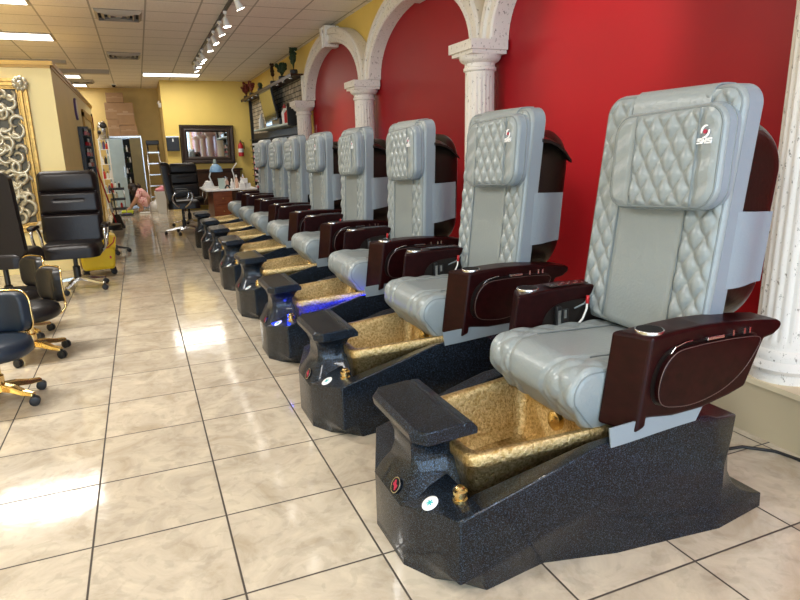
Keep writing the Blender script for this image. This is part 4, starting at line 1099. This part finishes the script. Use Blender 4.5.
m = MB(); m.lathe([(.05, 0), (.065, .01), (.065, .26), (.045, .31), (.02, .33), (.02, .35)], n=20); m.build('cylinder', MT['redp'], t, True, angle=50)
m = MB(); m.bx(-.02, .02, -.06, .02, .35, .37); m.bx(-.012, .012, -.08, .0, .385, .40); m.tube([(.02, 0, .35), (.08, -.01, .33), (.085, -.01, .18)], .010, 8); m.build('valve_and_hose', MT['blackp'], t)
m = MB(); m.lathe([(.0665, .10), (.0665, .19)], n=20, cap=False); m.build('paper_label', MT['white'], t, True)
m = MB(); m.bx(-.02, .02, .05, .099, .12, .30); m.build('hook', MT['blackp'], t)
t = thing('console_table', 'dark wood console against the back wall under the carved mirror', 'console', (1.60, BY-.21, 0))
m = MB(); m.bx(-.78, .78, -.19, .19, .93, .98); m.build('table_top', MT['darkwood'], t, bevel=.006)
m = MB(); m.bx(-.72, .72, -.16, .16, .12, .93); m.build('body', MT['darkwood'], t, bevel=.006)
for x in (-.36, .36):
    m = MB(); m.bx(x-.33, x+.33, -.175, -.16, .18, .88); d_ = m.build('door', MT['darkwood'], t, bevel=.008)
    m = MB(); m.ball((x+(-.28 if x > 0 else .28), -.19, .55), .018, 8); m.build('knob', MT['brass'], d_, True)
for x in (-.68, .68):
    for y in (-.13, .13):
        m = MB(); m.bx(x-.035, x+.035, y-.035, y+.035, 0, .12); m.build('leg', MT['darkwood'], t)
t = thing('wall_box', 'black wall mounted box with small white tags left of the carved mirror', 'wall box', (.83, BY-.001, 1.60))
m = MB(); m.bx(-.145, .145, -.10, 0, -.17, .15); m.build('housing', MT['blackp'], t, bevel=.01)
m = MB(); m.bx(-.15, .15, -.10, 0, .155, .175); m.build('lid', MT['silver'], t)
m = MB(); m.bx(-.01, .02, -.105, -.1005, .05, .12); m.build('white_tag', MT['white'], t)
t = thing('emergency_light', 'small white emergency light high on the corner of the back wall', 'emergency light', (RX-.001, 16.6, 2.52))
m = MB(); m.bx(-.06, 0, -.12, .12, -.05, .05); m.build('housing', MT['white'], t, bevel=.008)
for y in (-.07, .07):
    m = MB(); m.lathe([(.03, 0), (.04, .03)], n=14, T=Matrix.Translation((-.04, y, .06)) @ Matrix.Rotation(-.9, 4, 'Y')); m.build('lamp_head', MT['white'], t, True, angle=40)

# ------------------------------------------------------------------ desk and what stands on it
t = thing('manicure_desk', 'red brown wooden manicure desk with white top at the end of the chair row', 'desk', (1.42, 11.35, 0))
m = MB(); m.loft([[(-.42, -.42, .715), (.45, -.42, .715), (.45, .72, .715), (-.42, .72, .715)], [(-.42, -.42, .745), (.45, -.42, .745), (.45, .72, .745), (-.42, .72, .745)]]); m.build('table_top', MT['white'], t, bevel=.006)
m = MB(); m.bx(-.30, .02, -.36, .62, 0, .715); m.build('pedestal', MT['deskwood'], t, bevel=.004)
for z0, z1 in ((.05, .25), (.27, .47), (.49, .69)):
    m = MB(); m.bx(-.285, .005, -.375, -.36, z0, z1); d_ = m.build('drawer', MT['deskwood'], t, bevel=.004)
    m = MB(); m.ball((-.14, -.385, (z0+z1)/2), .014, 8); m.build('knob', MT['brass'], d_, True)
m = MB(); m.bx(.38, .42, -.36, .62, 0, .715); m.build('side_panel', MT['deskwood'], t, bevel=.004)
DZ = .745
t = thing('desk_lamp', 'pale blue desk lamp on the manicure desk', 'lamp', (1.20, 11.5, DZ))
m = MB(); m.lathe([(.08, 0), (.08, .015), (.02, .03)], n=20); m.build('base', MT['white'], t, True, angle=40)
m = MB(); m.tube([(0, 0, .02), (-.06, .02, .20), (.02, 0, .42)], .012, 8); m.build('arm', MT['white'], t, True)
m = MB(); m.lathe([(.11, .28), (.115, .30), (.09, .37), (.04, .41), (.02, .42)], c=(.06, -.04, 0), n=24); m.build('lamp_shade', MT['lampblue'], t, True, angle=50)
m = MB(); m.lathe([(.025, .42), (.03, .45), (.02, .50)], c=(.05, -.04, 0), n=12); m.build('lamp_cap', MT['greytowel'], t, True, angle=50)
t = thing('storage_box', 'pale grey green box on the manicure desk in front of the blue lamp', 'box', (1.30, 11.18, DZ)); m = MB(); m.bx(-.05, .05, -.05, .05, 0, .16); m.build('box', MT['greytowel'], t, bevel=.006); m = MB(); m.bx(-.053, .053, -.053, .053, .16, .175); m.build('lid', MT['greytowel'], t)
t = thing('towel_stack', 'crumpled white paper towels at the aisle side of the manicure desk', 'towels', (1.10, 11.62, DZ))
for k in range(4):
    m = MB(); slab(m, .18-.02*k, .26-.02*k, .03, .04, lambda x, y: .012*math.sin(x*40+k)*math.cos(y*30), .012, lambda a, b, c, k=k: (a+.01*k, b, .03*k+c), 14, 18); m.build('towel', MT['white'], t, True)
rb = random.Random(9)
kinds = ['white squeeze bottle', 'clear pump bottle', 'pinkish bottle', 'small white jar']
proto_b = {}
pos = [(1.40, 11.22), (1.46, 11.05), (1.50, 11.28), (1.55, 11.12), (1.60, 11.35), (1.63, 11.10), (1.68, 11.25), (1.52, 11.5), (1.42, 11.55), (1.72, 11.45), (1.62, 11.6), (1.36, 11.4)]
for i, (x, y) in enumerate(pos):
    h = rb.uniform(.13, .25)
    t = bottle('white or pale pink product bottle crowded on the manicure desk', x, y, DZ, h, PC[4] if i % 3 else PC[3], MT['white'] if i % 2 else MT['silver'], 'bottles on the manicure desk', .028)
for i, (x, y, z) in enumerate([(1.62, 10.98, 0), (1.72, 11.02, 0), (1.67, 11.0, .085)]):
    t = thing('tissue_box', ['white box at the front right of the manicure desk, left one of the lower pair', 'white box at the front right corner of the manicure desk', 'white box stacked on top of the two at the right of the manicure desk'][i], 'box', (x, y, DZ+z))
    m = MB(); m.bx(-.045, .045, -.05, .05, 0, .084); m.build('box', MT['white'], t, bevel=.005); m = MB(); m.box((0, 0, .0845), (.05, .02, .001)); m.build('opening', MT['cup'], t)
t = thing('hand_tool', 'black forked clip stand at the front edge of the manicure desk', 'clip stand', (1.37, 10.99, DZ))
for s_ in (-1, 1):
    m = MB(); m.tube([(0, 0, .07), (s_*.03, 0, .03), (s_*.045, 0, .006)], [.012, .014, .008], 8); m.build('prong', MT['blackp'], t, True)
t = thing('desk_arm_lamp', 'thin white jointed arm standing behind the bottles on the manicure desk', 'arm lamp', (1.60, 11.75, DZ))
m = MB(); m.tube([(0, 0, 0), (0, 0, .20), (-.03, -.02, .30), (.06, -.04, .42)], .010, 8); m.build('arm', MT['white'], t, True); m = MB(); m.lathe([(.05, 0), (.05, .015)], n=16); m.build('base', MT['white'], t)

# ------------------------------------------------------------------ far end: cabinet, boxes, ladder, person
t = thing('display_cabinet', 'tall storage cabinet at the far end with pale blue door and olive panel', 'cabinet', (-.28, 17.9, 0))
m = MB(); m.bx(-.43, .43, -.29, .29, 1.80, 1.84); m.bx(-.43, -.41, -.29, .29, 0, 1.80); m.bx(.41, .43, -.29, .29, 0, 1.80); m.bx(-.41, .41, .26, .29, 0, 1.80); m.build('case', MT['silver'], t)
m = MB(); m.bx(-.40, -.03, -.30, -.26, .05, 1.78); d_ = m.build('pale_blue_door', MT['fridge'], t, bevel=.005); m = MB(); m.bx(-.07, -.055, -.33, -.30, .8, 1.1); m.build('handle', MT['silver'], d_)
m = MB(); m.bx(.14, .40, -.30, -.27, .05, 1.78); m.build('olive_panel', MT['olive'], t, bevel=.004)
m = MB(); m.bx(-.03, .14, .20, .24, .05, 1.78); m.build('shelf_back', MT['darkshelf'], t)
for z in (.35, .62, .89, 1.16, 1.43):
    m = MB(); m.bx(-.03, .14, -.25, .20, z, z+.02); m.build('shelf', MT['darkshelf'], t)
for k, z in enumerate((.37, .64, .91, 1.18, 1.45)):
    for j in range(3):
        bottle('small dark bottle on the shelves of the far storage cabinet', -.28+.0+j*.05, 17.72, z, .13+.02*((k+j) % 3), [MT['darkwood'], MT['leafg'], PC[4]][(k+j) % 3], MT['white'] if j % 2 else MT['blackp'], 'bottles in the far storage cabinet', .022)
def carton(label, x, z, w_, h_, y=17.85, tp=True):
    t = thing('cardboard_box', label, 'cardboard box', (x-.02, y, z)); m = MB(); m.bx(-w_/2, w_/2, -.2, .2, 0, h_-.004); b_ = m.build('box', MT['cardboard'], t, bevel=.006)
    m = MB(); m.bx(-w_/2-.001, w_/2+.001, -.202, -.2, h_*.46, h_*.52); m.bx(-.06, .06, -.2025, -.2005, h_*.55, h_*.62); m.build('tape', MT['tape'], t)
carton('lower left cardboard box on top of the far storage cabinet', -.44, 1.841, .27, .42)
carton('upper left cardboard box, stacked on another on the far storage cabinet', -.46, 2.262, .27, .40)
carton('lower right wide cardboard box on top of the far storage cabinet', -.10, 1.841, .40, .27)
carton('upper right tall cardboard box, stacked on the wide one on the cabinet', -.13, 2.112, .40, .55)
carton('topmost cardboard box crowning the stack on the far storage cabinet', -.34, 2.664, .40, .24)
t = thing('step_ladder', 'silver step ladder with black top standing beside the far storage cabinet', 'ladder', (.40, 17.50, 0))
for sx in (-1, 1):
    m = MB(); m.tube([(sx*.20, -.25, 0), (sx*.13, .0, 1.62)], .022, 6); m.build('front_rail', MT['silver'], t, True)
    m = MB(); m.tube([(sx*.18, .28, 0), (sx*.12, .03, 1.55)], .018, 6); m.build('rear_rail', MT['silver'], t, True)
for k in range(5):
    z = .28+k*.28; f_ = z/1.62
    m = MB(); m.bx(-.20+.07*f_, .20-.07*f_, -.25*(1-f_)-.04, -.25*(1-f_)+.04, z, z+.03); m.build('step', MT['silver'], t)
m = MB(); m.bx(-.16, .16, -.08, .08, 1.60, 1.72); m.build('top_cap', MT['blackp'], t, bevel=.02)
# clutter on the left of the cabinet
t = thing('supply_rack', 'cluttered white wire rack of supplies between the partition and the pale blue door', 'rack', (-.72, 16.9, 0))
for x in (-.10, .10):
    for y in (-.15, .15):
        m = MB(); m.tube([(x, y, 0), (x, y, 1.75)], .010, 6); m.build('post', MT['white'], t, True)
for z in (.1, .45, .8, 1.15, 1.5, 1.74):
    m = MB(); m.bx(-.12, .12, -.17, .17, z, z+.015); m.build('shelf', MT['white'], t)
sup = [('white', 'white'), ('blackp', 'silver'), ('greytowel', 'white'), ('purple', 'white'), ('redp', 'blackp'), ('white', 'blackp')]
for k, z in enumerate((.115, .465, .815, 1.165, 1.515)):
    for j in range(3):
        a, b = sup[(k*2+j) % 6]
        bottle('mixed supply bottle on the cluttered white rack past the partition', -.79+j*.07, 16.80+(j % 2)*.06, z, .18+.03*((k+j) % 3), MT[a], MT[b], 'supplies on the white rack', .03)
t = thing('plastic_bag', 'crumpled grey and black bag on top of the cluttered white rack', 'bag', (-.70, 16.88, 1.756))
m = MB(); slab(m, .24, .34, .40, .10, lambda x, y: .05*math.sin(x*30)*math.cos(y*22), .16, lambda a, b, c: (a, b, c), 24, 28); m.build('bag', MT['silver'], t, True); m = MB(); m.ball((.02, -.12, .30), (.09, .07, .09), 10); m.ball((-.06, -.10, .15), (.06, .09, .07), 10); m.build('dark_folds', MT['blackp'], t, True)
def cart(label, x, y, z_s, mats):
    t = thing('supply_cart', label, 'cart', (x, y, 0))
    for z in z_s:
        m = MB(); m.bx(-.16, .16, -.12, .12, z, z+.05); m.build('tray', MT['blackp'], t, bevel=.01)
    for sx in (-.14, .14):
        m = MB(); m.tube([(sx, .10, 0), (sx, .10, z_s[-1]+.05)], .010, 6); m.build('post', MT['silver'], t, True)
    return t
cart('small black tiered cart of supplies on the floor left of the crouching person', -.53, 15.95, (.12, .34, .58), None)
for j, (a, z) in enumerate((('redp', .63), ('white', .63), ('blackp', .63), ('greytowel', .39), ('white', .39), ('redp', .17))):
    bottle('coloured bottle on the small black tiered cart left of the crouching person', -.62+.075*(j % 3), 15.93, z, .14, MT[a], MT['white'] if a != 'white' else MT['blackp'], 'bottles on the black cart', .025)
t = thing('white_bin', 'tall white bin between the crouching person and the step ladder', 'bin', (.66, 15.35, 0)); t.location = (.40, 15.6, 0)
m = MB(); m.loft([[(-.09, -.10, 0), (.09, -.10, 0), (.09, .10, 0), (-.09, .10, 0)], [(-.13, -.13, .52), (.13, -.13, .52), (.13, .13, .52), (-.13, .13, .52)], [(-.11, -.11, .52), (.11, -.11, .52), (.11, .11, .52), (-.11, .11, .52)], [(-.08, -.08, .05), (.08, -.08, .05), (.08, .08, .05), (-.08, .08, .05)]]); m.build('bin', MT['white'], t, bevel=.006)
m = MB(); m.ball((0, 0, .55), (.11, .11, .06), 12); m.ball((.05, .02, .60), (.06, .05, .05), 10); m.build('bin_liner', PC[1], t, True)
t = thing('plastic_bag', 'pale knotted bag on the floor right behind the crouching person', 'bag', (.26, 16.35, 0))
m = MB(); slab(m, .24, .24, .24, .10, lambda x, y: .03*math.sin(x*50)*math.cos(y*45), .11, lambda a, b, c: (a, b, c), 20, 20); m.build('bag', MT['white'], t, True); m = MB(); m.tube([(0, 0, .22), (.02, 0, .27), (.05, 0, .28)], [.02, .012, .025], 8); m.build('knot', MT['white'], t, True)
t = thing('folded_cloth', 'white cloth lying on the floor under the crouching person', 'cloth', (.02, 15.85, 0)); m = MB(); slab(m, .24, .14, .035, .04, lambda x, y: .01*math.sin(x*50)*math.cos(y*45), .012, lambda a, b, c: (a, b, c), 20, 14); m.build('cloth', MT['white'], t, True)
t = thing('tool_tray', 'dark tray of tools on the floor in front of the crouching person', 'tray', (-.36, 15.95, 0)); t.location = (-.37, 15.55, 0)
m = MB(); m.bx(-.14, .14, -.10, .10, 0, .03); m.bx(-.14, -.13, -.10, .10, .03, .06); m.bx(.13, .14, -.10, .10, .03, .06); m.build('tray', MT['darkshelf'], t, bevel=.003); m = MB(); m.tube([(-.10, 0, .045), (.10, .03, .05)], .012, 6); m.tube([(-.08, -.05, .045), (.06, -.06, .05)], .01, 6); m.build('tools', MT['purple'], t, True)

# crouching person: skinned body facing left (-x), leaning forward, arms reaching to the floor
def skin(name, verts, edges, radii, mat, parent, lv=2):
    me = bpy.data.meshes.new(name); me.from_pydata(verts, edges, []); me.materials.append(mat)
    o = bpy.data.objects.new(name, me); col.objects.link(o); o.parent = parent
    md = o.modifiers.new('skin', 'SKIN'); md.use_smooth_shade = True
    if not me.skin_vertices: me.attributes.new('skin', 'FLOAT', 'POINT') if False else None
    bpy.context.view_layer.objects.active = o
    if not me.skin_vertices:
        with bpy.context.temp_override(object=o, active_object=o): bpy.ops.mesh.customdata_skin_add()
    for i, r_ in enumerate(radii):
        sv = me.skin_vertices[0].data[i]; sv.radius = r_ if isinstance(r_, tuple) else (r_, r_); sv.use_root = (i == 0)
    s = o.modifiers.new('subsurf', 'SUBSURF'); s.levels = lv; s.render_levels = lv
    return o
pr = thing('person', 'person with dark hair in a pink patterned dress crouching at the far end', 'person', (.0, 16.35, 0))
# 0 pelvis,1 waist,2 chest,3 neck,4 head,  arms 5-10, legs 11-18
V = [(.12, 0, .24), (.08, 0, .36), (-.02, 0, .50), (-.10, 0, .57), (-.20, 0, .585),
     (-.05, -.16, .50), (-.14, -.19, .30), (-.28, -.14, .13), (-.05, .16, .50), (-.16, .19, .30), (-.30, .13, .13),
     (.08, -.09, .22), (-.16, -.12, .36), (-.02, -.11, .08), (-.12, -.11, .035), (.08, .09, .22), (-.16, .12, .36), (-.02, .11, .08), (-.12, .11, .035),
     (-.245, 0, .545)]
E_ = [(0, 1), (1, 2), (2, 3), (3, 4), (2, 5), (5, 6), (6, 7), (2, 8), (8, 9), (9, 10), (0, 11), (11, 12), (12, 13), (13, 14), (0, 15), (15, 16), (16, 17), (17, 18)]
V = V[:19]
R_ = [(.15, .13), (.13, .12), (.13, .115), .05, .085, .052, .042, .03, .052, .042, .03, .10, .065, .045, .036, .10, .065, .045, .036]
skin('body', V, E_, R_, MT['skin'], pr)
# dress: follows torso, upper arms and thighs
Vd = [(.12, 0, .24), (.08, 0, .36), (-.02, 0, .495), (-.055, 0, .53), (-.05, -.16, .50), (-.12, -.185, .35), (-.05, .16, .50), (-.13, .185, .35), (.08, -.09, .22), (-.17, -.12, .365), (.08, .09, .22), (-.17, .12, .365)]
Ed = [(0, 1), (1, 2), (2, 3), (2, 4), (4, 5), (2, 6), (6, 7), (0, 8), (8, 9), (0, 10), (10, 11)]
Rd = [(.165, .15), (.148, .138), (.145, .13), .10, .068, .058, .068, .058, .118, .085, .118, .085]
skin('dress', Vd, Ed, Rd, MT['pink'], pr)
# hair with a hanging front fall
m = MB()
m.ball((-.195, 0, .61), (.105, .10, .10), 16)
m.tube([(-.14, -.05, .60), (-.17, -.08, .50), (-.20, -.085, .40)], [.07, .06, .03], 8); m.tube([(-.14, .05, .60), (-.16, .08, .50), (-.19, .085, .42)], [.07, .05, .025], 8); m.tube([(-.10, 0, .64), (-.04, 0, .60), (-.02, 0, .56)], [.07, .055, .03], 8)
m.build('hair', MT['hair'], pr, True)
for sg in (-1, 1):
    hv = [(-.28, sg*.137, .13), (-.335, sg*.125, .10)]; he = [(0, 1)]; hr = [.022, .026]
    for k in range(4):
        o_ = (-.015+.010*k)
        i0 = len(hv); hv += [(-.365, sg*.125+o_*1.6, .085-.003*abs(k-1.5)), (-.385, sg*.125+o_*1.7, .062), (-.390, sg*.125+o_*1.7, .045)]; he += [(1, i0), (i0, i0+1), (i0+1, i0+2)]; hr += [.009, .008, .007]
    i0 = len(hv); hv += [(-.335, sg*.09, .085), (-.355, sg*.085, .068)]; he += [(1, i0), (i0, i0+1)]; hr += [.010, .008]
    skin('hand', hv, he, hr, MT['skin'], pr, 1)
m = MB()
m.ball((-.285, 0, .575), (.012, .014, .02), 8)
m.build('nose', MT['skin'], pr, True)
t = thing('cleaning_cloth', 'lime yellow cloth held by the crouching person', 'cloth', (-.37, 16.30, 0)); m = MB(); slab(m, .26, .36, .055, .04, lambda x, y: .014*math.sin(x*40)*math.cos(y*30), .02, lambda a, b, c: (a, b, c+.0), 18, 24); m.build('cloth', MT['lime'], t, True)
#@@MORE-END

sc.view_settings.view_transform = 'Standard'; sc.view_settings.look = 'None'; sc.view_settings.exposure = .42; sc.view_settings.gamma = 1
sc.view_settings.use_curve_mapping = False
cy = sc.cycles; cy.use_denoising = True; cy.max_bounces = 8; cy.diffuse_bounces = 5; cy.glossy_bounces = 4; cy.sample_clamp_indirect = 6
